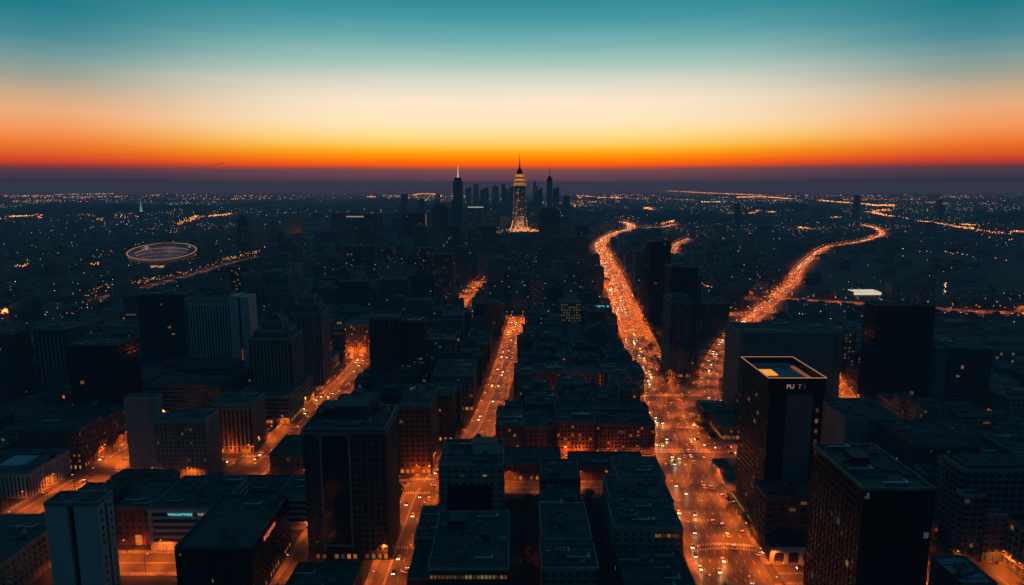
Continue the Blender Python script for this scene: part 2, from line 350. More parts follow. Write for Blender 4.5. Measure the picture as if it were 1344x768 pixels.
# ------------------------------------------------------------------ buildings
WCACHE = {}
def win_mesh(w, h, m, key):
    k = (round(w, 1), round(h, 1), key, 0 if m is GLASS else random.randrange(4))
    if k not in WCACHE:
        b = MB(); npn = max(2, min(9, int(w / 2.2) + 1)); rw = random.Random(len(WCACHE))
        if m is GLASS: b.quad((-w / 2, 0, 0), (w / 2, 0, 0), (w / 2, 0, h), (-w / 2, 0, h), 0)
        else:                                     # only some panes glow, some behind half drawn blinds
            for j in range(npn):
                xa, xb = -w / 2 + w * j / npn, -w / 2 + w * (j + 1) / npn; on = rw.random() < .55 or j == npn // 2; zc = h * rw.choice((1, 1, .6, .45)) if on else 0
                if on: b.quad((xa, 0, 0), (xb, 0, 0), (xb, 0, zc), (xa, 0, zc), 0)
                if zc < h: b.quad((xa, 0, zc), (xb, 0, zc), (xb, 0, h), (xa, 0, h), 2)
        b.box(-w / 2, w / 2, -0.12, 0.0, -0.12, 0.0, 1); nm = max(1, min(8, int(w / 2.2)))
        for j in range(1, nm + 1) if w > 1.6 else ():
            x = -w / 2 + w * j / (nm + 1); b.box(x - 0.05, x + 0.05, -0.07, 0.0, 0.0, h, 1)
        if h > 6:
            z = 3.6
            while z < h - 1: b.box(-w / 2, w / 2, -0.05, 0.0, z, z + 0.5, 1); z += 3.6
        WCACHE[k] = b.mesh('window', [m, FRAME, GLASS])
    return WCACHE[k]
UNIT = {}
def unit_mesh(kind):
    if kind in UNIT: return UNIT[kind]
    b = MB()
    if kind == 'air_conditioner':
        b.box(-1.3, 1.3, -0.9, 0.9, 0.25, 1.7, 0); b.cyl(-0.6, 0, 1.7, 1.95, 0.5, mi=1); b.cyl(0.6, 0, 1.7, 1.95, 0.5, mi=1)
        for x in (-1.1, 1.1): b.box(x - 0.12, x + 0.12, -0.9, 0.9, 0, 0.25, 1)
    elif kind == 'duct':
        b.box(-4, 4, -0.4, 0.4, 0.3, 1.1, 0); b.box(3.2, 4, -0.4, 2.6, 0.3, 1.08, 0)
        for x in (-3, 0, 3): b.box(x - 0.1, x + 0.1, -0.3, 0.3, 0, 0.3, 1)
    elif kind == 'skylight':
        b.box(-1.8, 1.8, -1.2, 1.2, 0, 0.5, 1); b.hexa([(-1.7, -1.1, .5), (1.7, -1.1, .5), (1.7, 1.1, .5), (-1.7, 1.1, .5), (-1.5, -.1, 1.2), (1.5, -.1, 1.2), (1.5, .1, 1.2), (-1.5, .1, 1.2)], 0)
    elif kind == 'water_tank':
        for x in (-1, 1):
            for y in (-1, 1): b.box(x - 0.12, x + 0.12, y - 0.12, y + 0.12, 0, 2.0, 1)
        b.cyl(0, 0, 2.0, 4.6, 1.7, k=14); b.cyl(0, 0, 4.6, 5.6, 1.75, 0.1, k=14, mi=1)
    elif kind == 'antenna':
        b.cyl(0, 0, 0, 9, 0.16, 0.06, k=6); 
        for z in (5, 6.4, 7.6): b.box(-0.9, 0.9, -0.05, 0.05, z, z + 0.08)
    elif kind == 'vent':
        b.cyl(0, 0, 0, 1.0, 0.35, k=8); b.cyl(0, 0, 1.0, 1.3, 0.55, 0.3, k=8, mi=1)
    UNIT[kind] = b.mesh(kind, [GLASS if kind == 'skylight' else METAL, METALD]); return UNIT[kind]

class Building:
    def __init__(s, name, label, cat, cx, cy, wall, group=None, lit=0.03, litm=None, seed=0, side=None, fl=3.6, bay=3.8, para=None, roofm=None, yaw=0):
        s.root = empty(name, (cx, cy, 0), label, cat, group, yaw); s.cx, s.cy, s.wall = cx, cy, W[wall]; s.rng = random.Random(seed or hash((round(cx), round(cy))) & 0xffff)
        s.wins = []; s.lit = lit; s.litm = litm; s.fl, s.bay = fl, bay; s.side = side or (1 if cx < 0 else -1)
        s.para = para or (PARA if wall in ('pale', 'concrete', 'tan', 'blue') else PARAD); s.roofm = roofm or s.rng.choice(ROOF); s.tops = []
    def block(s, x0, x1, y0, y1, z0, z1, style='grid', base=0.0, roof=True, para=1.1, shop=False, sides=None):
        cx, cy = s.cx, s.cy; x0, x1, y0, y1 = x0 - cx, x1 - cx, y0 - cy, y1 - cy
        b = MB(); g = 0.45
        if style == 'blank': b.box(x0, x1, y0, y1, z0, z1 - 0.5)
        else: b.box(x0 + g, x1 - g, y0 + g, y1, z0, z1 - 0.5)
        faces = [((x0, y0), (1, 0), (0, -1), x1 - x0, 0.0, True), ((x1, y0), (0, 1), (1, 0), y1 - y0, math.pi / 2, s.side > 0), ((x0, y1), (0, -1), (-1, 0), y1 - y0, -math.pi / 2, s.side < 0)]
        for (ox, oy), u, nrm, w, rz, seen in faces:
            def fb(u0, u1, za, zb, d0, d1):
                P = [(ox + u[0] * a - nrm[0] * d, oy + u[1] * a - nrm[1] * d) for a, d in ((u0, d1), (u1, d1), (u1, d0), (u0, d0))]
                b.hexa([(*p, za) for p in P] + [(*p, zb) for p in P])
            if style == 'blank': continue
            fl = s.fl; gf = 4.6 if z0 < 1 else 0.8
            if base: gf = base
            zt = z1 - 1.3
            nf = max(1, round((zt - z0 - gf) / fl)); fh = (zt - z0 - gf) / nf
            nb = max(1, round(w / s.bay)); bw = w / nb
            cw = 0.7
            pw, sh, pd = {'grid': (0.42 * bw, 0.46 * fh, 0.0), 'glass': (0.10 * bw, 0.2 * fh, 0.02), 'ribbon': (0, 0.52 * fh, 0), 'fins': (0.48 * bw, 0.0, -0.25), 'punch': (0.58 * bw, 0.55 * fh, 0), 'bands': (0, 0.42 * fh, -0.3), 'balcony': (0.2 * bw, 0.3 * fh, -0.5), 'panel': (0.05 * bw, 0.08 * fh, 0.03)}[style]
            fb(0, cw, z0, z1 - 0.4, 0.0 if nrm[1] else 0.01, g + 0.02); fb(w - cw, w, z0, z1 - 0.4, 0.0 if nrm[1] else 0.01, g + 0.02)   # corner piers
            if pw:
                for j in range(1, nb):
                    fb(j * bw - pw / 2, j * bw + pw / 2, z0, zt, pd, g + 0.02)
            if sh:
                for k in range(nf + 1):
                    z = z0 + gf + k * fh
                    fb(cw, w - cw, z - sh * 0.5, z + sh * 0.5 if k < nf else z1 - 0.45, 0.07 if pd >= 0 else pd + 0.12, g + 0.02)
                if style == 'balcony':
                    for k in range(nf):
                        z = z0 + gf + k * fh
                        fb(cw, w - cw, z - 0.15, z + 0.1, -1.1, 0.0)
            else: fb(cw, w - cw, zt - 0.3, z1 - 0.42, -0.1, g + 0.02); fb(cw, w - cw, z0, z0 + 0.6, -0.1, g + 0.02)
            # windows
            O = Vector((ox - nrm[0] * (g - 0.04), oy - nrm[1] * (g - 0.04), 0)); U = Vector((*u, 0))
            if style in ('ribbon', 'bands'):
                segs = max(1, round(w / 14))
                for k in range(nf):
                    for q in range(segs):
                        a = cw + (w - 2 * cw) * q / segs; c = cw + (w - 2 * cw) * (q + 1) / segs
                        s.wins.append((O + U * ((a + c) / 2) + Vector((0, 0, z0 + gf + k * fh + sh * 0.5)), c - a - 0.15, fh - sh, rz, seen))
            elif style == 'fins':
                for j in range(nb):
                    s.wins.append((O + U * ((j + 0.5) * bw) + Vector((0, 0, z0 + 0.6)), bw - pw, zt - z0 - 0.9, rz, seen))
            else:
                for k in range(nf):
                    for j in range(nb):
                        s.wins.append((O + U * ((j + 0.5) * bw) + Vector((0, 0, z0 + gf + k * fh + sh * 0.5)), min(bw - pw, bw - 0.3) if 0 < j < nb - 1 else min(bw - pw, bw - 1.1), fh - sh, rz, seen))
            if shop and z0 < 1 and seen:
                for j in range(nb):
                    if s.rng.random() < 0.75:
                        p = MB(); p.quad((-bw * .36, 0, 0), (bw * .36, 0, 0), (bw * .36, 0, 2.7), (-bw * .36, 0, 2.7), 0)
                        p.box(-bw * .4, bw * .4, -0.5, 0.0, 2.75, 2.95, 1)
                        o = p.build('shop_window', [SHOP if s.rng.random() < 0.8 else LIT[2], FRAME], s.root, tuple(O + U * ((j + 0.5) * bw) - Vector((-nrm[0], -nrm[1], 0)) * 0.03 + Vector((0, 0, 0.6)))); o.rotation_euler = (0, 0, rz)
        b.build('wall', s.wall, s.root)
        if roof:
            r = MB(); r.box(x0 + .3, x1 - .3, y0 + .3, y1 - .3, z1 - 0.49, z1 - para * 0.5 + 0.001 if para < .5 else z1 - 0.35, 0); t = 0.4; e = 0.12
            pz0, pz1 = z1 - 0.48, z1 + para - 0.35
            r.box(x0 - e, x1 + e, y0 - e, y0 + t, pz0, pz1, 1); r.box(x0 - e, x1 + e, y1 - t, y1 + e, pz0, pz1, 1)
            r.box(x0 - e, x0 + t, y0 + t, y1 - t, pz0, pz1 - .004, 1); r.box(x1 - t, x1 + e, y0 + t, y1 - t, pz0, pz1 - .004, 1)
            zz = z1 - 0.35
            if x1 - x0 > 7 and y1 - y0 > 7:
                for _ in range(s.rng.randint(3, 8)):
                    w = s.rng.uniform(1.5, (x1 - x0) * .4); d = s.rng.uniform(1.2, (y1 - y0) * .35); px = s.rng.uniform(x0 + .8, x1 - w - .8); py = s.rng.uniform(y0 + .8, y1 - d - .8)
                    r.box(px, px + w, py, py + d, zz - .1, zz + s.rng.choice((.05, .08, .13, .3, .6)) + s.rng.random() * .03, 2 + s.rng.randrange(3))
                for _ in range(s.rng.randint(1, 3)):
                    py = s.rng.uniform(y0 + 1, y1 - 1); r.box(x0 + .5, x1 - .5, py, py + .25, zz - .05, zz + .35 + s.rng.random() * .05, 1)
            r.build('roof', [s.roofm, s.para, ROOF[0], ROOF[1], ROOF[2]], s.root)
            s.tops.append((x0 + 1, x1 - 1, y0 + 1, y1 - 1, z1 - 0.35))
        return s
    def part(s, name, mb, mats, label=None):
        o = mb.build(name, mats, s.root)
        if label: o['label'] = label
        return o
    def penthouse(s, x0, x1, y0, y1, z0, h, name='penthouse', m=None):
        b = MB(); b.box(x0 - s.cx, x1 - s.cx, y0 - s.cy, y1 - s.cy, z0, z0 + h, 0); b.box(x0 - s.cx - .2, x1 - s.cx + .2, y0 - s.cy - .2, y1 - s.cy + .2, z0 + h, z0 + h + .35, 1)
        b.box(x0 - s.cx + (x1 - x0) * .4, x0 - s.cx + (x1 - x0) * .6, y0 - s.cy - .06, y0 - s.cy, z0 + .05, z0 + min(2.3, h * .8), 2)
        b.build(name, [m or s.wall, s.roofm, FRAME], s.root); return s
    def units(s, n, kinds=('duct', 'water_tank', 'antenna', 'air_conditioner', 'air_conditioner', 'duct', 'skylight', 'vent', 'vent')):
        if not s.tops: return s
        for _ in range(int(n * 1.7)):
            x0, x1, y0, y1, z = s.rng.choice(s.tops); k = s.rng.choice(kinds)
            mx = 4.6 if k == 'duct' else 2.2
            if x1 - x0 < 2 * mx + 1 or y1 - y0 < 6.5:
                k = 'vent'; mx = .8
                if x1 - x0 < 2 or y1 - y0 < 2: continue
            o = link(k, unit_mesh(k), s.root, (s.rng.uniform(x0 + mx, x1 - mx), s.rng.uniform(y0 + min(2.8, (y1 - y0) * .3), y1 - min(2.8, (y1 - y0) * .3)), z), 0)
            sc_ = s.rng.uniform(0.9, 1.5); o.scale = (sc_, sc_, sc_)
        return s
    def finish(s):
        cam = Vector((-s.cx, -s.cy, CAMH)); ws = s.wins; rest = []
        d0 = math.hypot(s.cx, s.cy) or 1
        seen = [w for w in ws if w[4]]; 
        big = [w for w in seen if min(w[1], 3) * FPX / max((w[0] - cam).length, 1) > 3.2]
        big.sort(key=lambda w: (w[0] - cam).length); big = big[:100]; ids = set(map(id, big))
        rest = [w for w in ws if id(w) not in ids]
        def pick(w):
            if w[2] > 7 or s.rng.random() > s.lit * (0.5 if w[1] > 6 else 1): return None
            return s.litm if (s.litm and s.rng.random() < .85) else s.rng.choice(LIT if s.rng.random() < .8 else LIT[:2])
        for w in big:
            m = pick(w); me = win_mesh(w[1], w[2], m or GLASS, (m or GLASS).name)
            o = link('window', me, s.root, tuple(w[0]), w[3])
            if m is not None: o['label'] = 'lit window'
        if rest:
            b = MB(); mats = [GLASS] + LIT + ([s.litm] if s.litm else [])
            for p, w, h, rz, sn in rest:
                m = pick((p, w, h, rz, sn)); mi = 0 if m is None else mats.index(m)
                u = Vector((math.cos(rz), math.sin(rz), 0)) * w / 2; a = p - u; c = p + u
                b.quad((a.x, a.y, a.z), (c.x, c.y, c.z), (c.x, c.y, c.z + h), (a.x, a.y, a.z + h), mi)
            o = b.build('window', mats, s.root); o['kind'] = 'stuff'
        return s.root

HERO = []      # footprints (x0, x1, y0, y1) and a short phrase for what stands there
def H(name, short, label, cat, wall, blocks, lit=0.03, units=5, **k):
    xs = [q[0] for q in blocks] + [q[1] for q in blocks]; ys = [q[2] for q in blocks] + [q[3] for q in blocks]
    shop = k.pop('shop', False); base = k.pop('base', 0.0)
    B = Building(name, label, cat, (min(xs) + max(xs)) / 2, min(ys), wall, lit=lit, **k)
    for q in blocks: B.block(*q[:6], q[6] if len(q) > 6 else 'grid', shop=shop, base=base if q[4] < 1 else 0.0)
    B.units(units)
    HERO.append((min(xs), max(xs), min(ys), max(ys), short)); B.top = max(q[5] for q in blocks)
    return B
def textmesh(body, size, m, name, parent, loc, rz, ext=0.05, shear=0.0):
    c = bpy.data.curves.new(name, 'FONT'); c.body = body; c.size = size; c.extrude = ext; c.align_x = 'LEFT'; c.shear = shear
    o = bpy.data.objects.new(name, c); COL.objects.link(o); bpy.context.view_layer.update()
    me = bpy.data.meshes.new_from_object(o.evaluated_get(bpy.context.evaluated_depsgraph_get())); bpy.data.objects.remove(o)
    me.materials.clear(); me.materials.append(m); o = link(name, me, parent, loc); o.rotation_euler = (math.pi / 2, 0, rz); return o
exec_marks = []
# ------------------------------------------------------------------ the buildings one can single out, nearest first
B = H('slab_tower', 'pale windowless slab', 'pale blank slab tower with one dark vertical groove down its face, by the narrow street', 'tower', 'pale',
      [(-211, -200.8, 290, 302, 0, 56.3, 'blank'), (-197.8, -187, 290, 302, 0, 56.3, 'blank'), (-211, -187, 290, 302, 56.3, 57.2, 'blank')], units=0)
b = MB(); b.box(-200.8 - B.cx, -197.8 - B.cx, 1.6, 11, 0, 56.2); B.part('groove', b, W['black'])
b = MB(); b.box(-187 - B.cx + .003, -187 - B.cx + .05, 5.4, 7.0, 2, 55); B.part('groove', b, W['black'])
for k in range(14):
    for yy in (2.6, 9.6):
        if random.random() < .9: B.wins.append((Vector((-187 - B.cx + .06, yy, 3 + k * 3.7)), 1.5 if yy < 5 else 1.2, 1.7, math.pi / 2, True))
B.units(3, ('vent', 'antenna')); B.finish()

B = H('office_block', 'long low tan office', 'long low tan office with dark flat roof at the corner of the city edge street', 'office', 'tan',
      [(-290, -243, 296, 352, 0, 20, 'grid')], lit=.06, units=7); B.finish()
B = H('office_block', 'white columned low office', 'low white office with column front and pale roof patch beside the narrow street', 'office', 'pale',
      [(-350, -309, 414, 455, 0, 16, 'fins')], units=4, bay=2.6)
b = MB(); b.box(-338 - B.cx, -322 - B.cx, 14, 30, 15.7, 16.6); B.part('roof_patch', b, mat('pale_membrane', (0.4, 0.46, 0.5), .6, .2)); B.finish()
B = H('apartment_block', 'brown street front block', 'long brown block with warm lit ground floor along the narrow street', 'apartments', 'brick',
      [(-345, -303, 458, 486, 0, 29, 'punch'), (-345, -303, 486.2, 522, 0, 26, 'punch')], lit=.08, litm=LITO, units=6, shop=True, bay=3.2); B.finish()
B = H('office_block', 'wide office with lit ribbon', 'wide low office with one bright yellow ribbon of lit windows near the frame edge', 'office', 'dark',
      [(-420, -345, 520, 556, 0, 14, 'ribbon')], lit=.5, units=6); B.finish()
B = H('office_tower', 'plain black tower', 'plain black windowless looking tower standing alone behind the low offices', 'tower', 'black',
      [(-363, -321, 545, 575, 0, 69, 'glass')], lit=.004, units=3); B.finish()
B = H('apartment_tower', 'tower with pale side slab', 'grey flats tower with scattered lit windows and a taller pale slab at one side', 'apartments', 'concrete',
      [(-243, -209, 446, 470, 0, 40, 'punch'), (-266, -245, 452, 462, 0, 54, 'blank'), (-245, -243, 450, 462, 0, 40, 'blank')], lit=.12, units=3, bay=2.9, fl=3.0); B.finish()
B = H('courthouse', 'stone courthouse', 'square stone courthouse with pilasters, glowing orange at its base beside the junction', 'courthouse', 'tan',
      [(-224, -193, 488, 516, 0, 38, 'fins')], lit=.05, litm=LITO, units=4, shop=True, bay=3.1, base=5)
b = MB(); b.box(-224.8 - B.cx, -192.2 - B.cx, -.8, 29, 34.2, 35.4); b.box(-224.6 - B.cx, -192.4 - B.cx, -.6, 28.8, 5.2, 6.0); B.part('cornice', b, W['tan']); B.finish()
B = H('office_block', 'stepped stone podium tower', 'stepped stone tower rising from a wide banded podium beside the street of blocks', 'tower', 'concrete',
      [(-230, -186, 551, 622, 0, 24, 'bands'), (-226, -190, 575, 606, 24, 68, 'fins'), (-223, -193, 578, 603, 68, 74, 'fins'), (-217, -199, 582, 598, 74, 82, 'grid')], lit=.03, units=5, bay=3, shop=True)
b = MB(); b.hexa([(-216 - B.cx, 31.5, 82.4), (-200 - B.cx, 31.5, 82.4), (-200 - B.cx, 46.5, 82.4), (-216 - B.cx, 46.5, 82.4), (-210 - B.cx, 37, 87), (-206 - B.cx, 37, 87), (-206 - B.cx, 41, 87), (-210 - B.cx, 41, 87)]); B.part('pyramid_roof', b, ROOF[2]); B.finish()
B = H('office_tower', 'ribbed stone tower', 'tall ribbed stone tower with set back top above the street of blocks', 'tower', 'concrete',
      [(-213, -184, 648, 678, 0, 76, 'fins'), (-210, -188, 652, 674, 76, 84, 'fins'), (-205, -193, 656, 670, 84, 91, 'fins')], lit=.02, units=2, bay=2.6, shop=True); B.finish()
B = H('hotel', 'broad hotel slab', 'broad hotel slab with pale top band and white blank stair tower at its end', 'hotel', 'pale',
      [(-329, -284, 680, 700, 0, 80, 'fins'), (-329, -284, 680, 700, 80, 84.5, 'ribbon')], lit=.03, units=4, bay=3)
b = MB(); b.box(-283.8 - B.cx, -275 - B.cx, -3, 18, 0, 88); b.box(-272.5 - B.cx, -264 - B.cx, -3, 18, 0, 87); B.part('stair_tower', b, W['pale'])
b = MB(); b.box(-275 - B.cx, -272.5 - B.cx, -1, 17, 0, 86); B.part('groove', b, W['black'])
b = MB(); b.box(-273.4 - B.cx, -272.9 - B.cx, -3.2, -2.9, 22, 34); B.part('light_strip', b, LITO); HERO[-1] = (-329, -264, 677, 700, HERO[-1][4]); B.finish()
B = H('office_block', 'wide banded office', 'very wide dark office with horizontal bands and stepped roof in front of the hotel slab', 'office', 'grey',
      [(-312, -246, 560, 600, 0, 31, 'bands'), (-305, -255, 601, 628, 0, 36, 'bands')], lit=.06, units=9); B.finish()
B = H('office_tower', 'blunt grey tower', 'blunt grey tower with vertical bays behind the plain black tower', 'tower', 'blue', [(-431, -402, 604, 630, 0, 70, 'fins')], lit=.01, units=3); B.finish()
B = H('apartment_tower', 'edge grey tower', 'grey flats tower cut by the frame edge, with blank end wall', 'apartments', 'dark', [(-476, -447, 600, 622, 0, 66, 'punch')], lit=.02, units=3); B.finish()
B = H('office_tower', 'wide dark tower', 'wide dark glass tower standing between the blunt grey tower and the hotel', 'tower', 'dark', [(-402, -353, 725, 752, 0, 82, 'glass')], lit=.01, units=3); B.finish()
B = H('office_tower', 'twin dark tower', 'pair of joined dark slabs, one with dim yellow windows, above the straight street', 'tower', 'dark',
      [(-132, -106, 620, 648, 0, 77, 'fins'), (-105.6, -82, 632, 656, 0, 71, 'ribbon')], lit=.10, units=4); B.finish()
B = H('apartment_block', 'edge lit slab', 'dark square block with a pale lit corner edge beside the straight street', 'apartments', 'grey', [(-84, -56, 650, 690, 0, 49, 'punch')], lit=.03, units=4); B.finish()
B = H('department_store', 'red lit block', 'flat fronted block glowing red and orange, closing the street of stone blocks', 'store', 'tan', [(-198, -160, 792, 826, 0, 35, 'grid')], lit=.2, litm=LITO, units=5, shop=True, bay=2.6, fl=3); B.finish()
B = H('pavilion', 'curved low hall', 'low hall with a curved glowing front on the bend of the street', 'hall', 'concrete', [(-226, -193, 712, 745, 0, 13, 'ribbon')], lit=.6, litm=LITO, units=3, shop=True); B.finish()
B = H('kiosk_building', 'small red box house', 'small blank box of a house glowing dull red beside the street of blocks', 'house', 'tan', [(-151, -134, 632, 646, 0, 12, 'blank')], units=2); B.finish()
B = H('corner_tower', 'big dark corner tower', 'big dark corner tower with pale framed bay and rooftop plant beside the straight street', 'tower', 'dark',
      [(-109, -66, 341, 379, 0, 73.5, 'grid')], lit=.015, units=10, shop=True, bay=3.3, fl=3.5, para=PARA)
b = MB()
for x in (-100, -85): b.box(x - .5 - B.cx, x + .5 - B.cx, -.75, -.1, 6, 70)
b.box(-100.4 - B.cx, -84.6 - B.cx, -.74, -.1, 70, 71); b.box(-100.4 - B.cx, -84.6 - B.cx, -.74, -.1, 8, 9); B.part('bay_frame', b, W['concrete'])
b = MB(); b.box(-99.4 - B.cx, -85.6 - B.cx, -.3, -.08, 9.1, 69.9); B.part('bay_glass', b, GLASS)
b = MB(); b.box(-110 - B.cx, -65 - B.cx, -.9, 38.5, 70.8, 71.9); B.part('cornice', b, W['grey'])
B.penthouse(-96, -78, 356, 374, 73.1, 7.5); B.penthouse(-107, -96.5, 362, 377, 73.1, 4, 'plant_room'); B.finish()
B = H('office_block', 'small grey annexe', 'small grey annexe with dull red side wall behind the big corner tower', 'office', 'grey', [(-168, -143, 451, 488, 0, 14, 'punch')], lit=.05, units=3, side=-1); B.finish()
B = H('apartment_block', 'arcaded brick block', 'tall brown brick block over a glowing arcade at the straight street corner', 'apartments', 'brick',
      [(-78, -56, 451, 503, 0, 48, 'grid')], lit=.03, litm=LITO, units=6, shop=True, bay=3.4)
textmesh('JETS', 2.6, LIT[2], 'roof_sign', B.root, (-9, 40, 48.6), 0, shear=.3); B.finish()
B = H('apartment_block', 'brick terrace block', 'brown brick block with lit lower windows behind the arcaded block', 'apartments', 'brick', [(-78, -46, 512, 545, 0, 36, 'punch'), (-74, -43, 546, 575, 0, 30, 'grid')], lit=.04, litm=LITO, units=6, shop=True); B.finish()
B = H('office_block', 'dim street side block', 'dim grey block with blue roof membrane along the straight street', 'office', 'blue', [(-70, -34, 585, 640, 0, 32, 'grid')], lit=.03, units=7, shop=True); B.finish()
B = H('office_tower', 'dark square office', 'dark square office standing where the straight street meets the viaduct lights', 'office', 'dark', [(-48, -14, 885, 915, 0, 43, 'glass')], lit=.02, units=3); B.finish()
B = H('office_block', 'stone office with white plant room', 'pale stone office with white plant room on top and three lit windows', 'office', 'concrete',
      [(-43, -5, 380, 421, 0, 36.5, 'punch')], lit=.02, units=8, bay=4.2)
b = MB(); b.box(-38 - B.cx, -12 - B.cx, -.3, .4, 4, 25); B.part('glass_wall', b, GLASS)
for x in (-29, -16): 
    b = MB(); b.quad((x - 1.2 - B.cx, -.02, 30), (x + 1.2 - B.cx, -.02, 30), (x + 1.2 - B.cx, -.02, 31), (x - 1.2 - B.cx, -.02, 31)); B.part('window', b, LIT[1], 'lit window')
B.penthouse(-24, -9, 398, 408, 36.1, 7, 'plant_room', W['pale']); B.finish()
B = H('office_block', 'big foreground roof', 'wide flat roofed office with pale parapet line and a row of pale lit top windows', 'office', 'dark',
      [(-38, -1.5, 285, 340, 0, 28, 'ribbon'), (-50, -38.4, 300, 332, 0, 14, 'blank'), (-51, -38.4, 332.3, 368, 0, 17, 'blank')], lit=.12, units=14, para=PARA)
for j in range(20):
    b = MB(); x = -37 + j * 1.76; b.quad((x - B.cx, -.04, 23.6), (x + 1.3 - B.cx, -.04, 23.6), (x + 1.3 - B.cx, -.04, 25.3), (x - B.cx, -.04, 25.3)); b.box(x - .1 - B.cx, x + 1.4 - B.cx, -.2, -.05, 23.3, 23.55, 1)
    B.part('window', b, [LIT[2] if 4 < j < 16 else LIT[0], FRAME], 'pale lit top window')
B.penthouse(-16, -11, 310, 318, 27.6, 3.5, 'plant_room'); B.penthouse(-32, -24, 322, 332, 27.6, 4.5, 'plant_room'); B.finish()
B = H('row_building', 'long roof with bright coping', 'long narrow row building with bright bluish front coping between two dark courtyards', 'row building', 'grey',
      [(14, 41, 299, 322, 0, 20, 'grid'), (15, 40.5, 322.4, 362, 0, 22, 'punch')], units=12, para=PARA); B.penthouse(22, 28, 334, 342, 21.6, 3.4); B.finish()
B = H('row_building', 'cluttered back row roof', 'row building with cluttered stepped roof running on behind the long roof', 'row building', 'dark',
      [(16.5, 40, 363, 392, 0, 19, 'punch'), (18, 41.5, 392.5, 421, 0, 23, 'grid')], units=12); B.penthouse(30, 37, 368, 378, 18.6, 4); B.finish()
B = H('office_block', 'avenue front office', 'plain grey office on the avenue kerb with a short row of lit top windows', 'office', 'concrete',
      [(53, 88.5, 330, 358, 0, 24, 'punch')], lit=.0, units=9, side=1, shop=True)
for j in range(8):
    b = MB(); x = 74 + j * 1.6; b.quad((x - B.cx, -.05, 19), (x + 1.2 - B.cx, -.05, 19), (x + 1.2 - B.cx, -.05, 20.8), (x - B.cx, -.05, 20.8)); b.box(x - .1 - B.cx, x + 1.3 - B.cx, -.2, -.06, 18.7, 18.95, 1)
    B.part('window', b, [LIT[1] if j in (3, 4, 5) else LIT[0], FRAME], 'lit top window')
B.finish()
B = H('office_block', 'pale roofed avenue block', 'block with broad pale blue roof on the avenue, next behind the avenue front office', 'office', 'concrete',
      [(55, 90, 359, 392, 0, 25, 'grid'), (64, 93, 392.5, 422, 0, 24, 'grid')], units=8, side=1, shop=True, roofm=ROOF[1], lit=.05); B.penthouse(60, 72, 372, 384, 24.6, 4); B.finish()
B = H('row_building', 'lowest avenue house', 'lowest house of the avenue row, cut by the bottom of the frame', 'row building', 'dark', [(53, 86, 288, 325, 0, 14, 'punch')], units=8, side=1, shop=True); B.finish()
B = H('row_building', 'glowing red brick row', 'red brick row with many orange windows glowing over the second cross street', 'row building', 'brick',
      [(33, 62, 484, 512, 0, 25, 'grid'), (62.3, 106, 486, 514, 0, 23, 'grid'), (34, 107, 514.5, 533, 0, 25, 'punch')], lit=.13, litm=LITO, units=12, shop=True, bay=2.7, fl=3.1); B.finish()
B = H('row_building', 'dim brick row', 'dim brick row beside the glowing red row, above a dark courtyard', 'row building', 'brick', [(-12, 8, 486, 530, 0, 22, 'punch'), (8.4, 32.5, 488, 531, 0, 20, 'grid')], lit=.06, units=9); B.finish()
B = H('row_building', 'low shop between cross streets', 'low roofed shop squeezed between the two avenue cross streets', 'shop', 'brick', [(40, 92, 441, 468, 0, 9, 'punch')], lit=.2, litm=LITO, units=6, shop=True); B.finish()
B = H('row_building', 'low brick shed', 'low brick shop behind the stone office with the white plant room', 'shop', 'brick', [(-30, 34, 440, 469, 0, 12, 'punch')], lit=.1, litm=LITO, units=6, shop=True); B.finish()
B = H('row_building', 'fire lit courtyard row', 'courtyard row with a fiery orange lower facade and ladder of lit stair windows', 'row building', 'brick',
      [(20, 50, 618, 650, 0, 26, 'punch'), (50.3, 84, 620, 652, 0, 25, 'grid')], lit=.14, litm=LITO, units=8, shop=True, bay=2.8); B.finish()
B = H('row_building', 'courtyard corner house', 'tall narrow corner house of the courtyard, beside the avenue bend', 'row building', 'grey', [(85, 122, 612, 655, 0, 27, 'punch')], lit=.03, units=7, side=1); B.finish()
B = H('row_building', 'courtyard end house', 'plain end house of the fire lit courtyard near the straight street', 'row building', 'grey', [(2, 19, 614, 652, 0, 25, 'punch')], lit=.03, units=4); B.finish()
B = H('office_block', 'yellow lit office', 'narrow office with its whole face in pale yellow lit windows, among dark row houses', 'office', 'concrete', [(64, 91, 890, 915, 0, 44, 'grid')], lit=.8, litm=glow('office_yellow', (1, .62, .22), .5, var=.7), units=3, bay=3.2); B.finish()
B = H('market_hall', 'turquoise lit hall', 'flat hall with a turquoise lit roof edge just beside the avenue', 'hall', 'dark', [(112, 150, 1010, 1050, 0, 14, 'ribbon')], units=4)
b = MB(); b.box(-16, 16, -.4, -.1, 12.6, 13.6); b.box(-14, 15, 10, 10.6, 13.7, 14.6); b.box(-4, 17, 20, 20.8, 13.7, 14.8); B.part('light_strip', b, glow('turquoise', (0.15, 0.8, 0.85), 1.0)); B.finish()
B = H('warehouse', 'orange lit wall', 'long low warehouse with an evenly orange lit wall beside the far avenue', 'warehouse', 'tan', [(132, 190, 1320, 1352, 0, 14, 'blank')], units=3); B.finish()
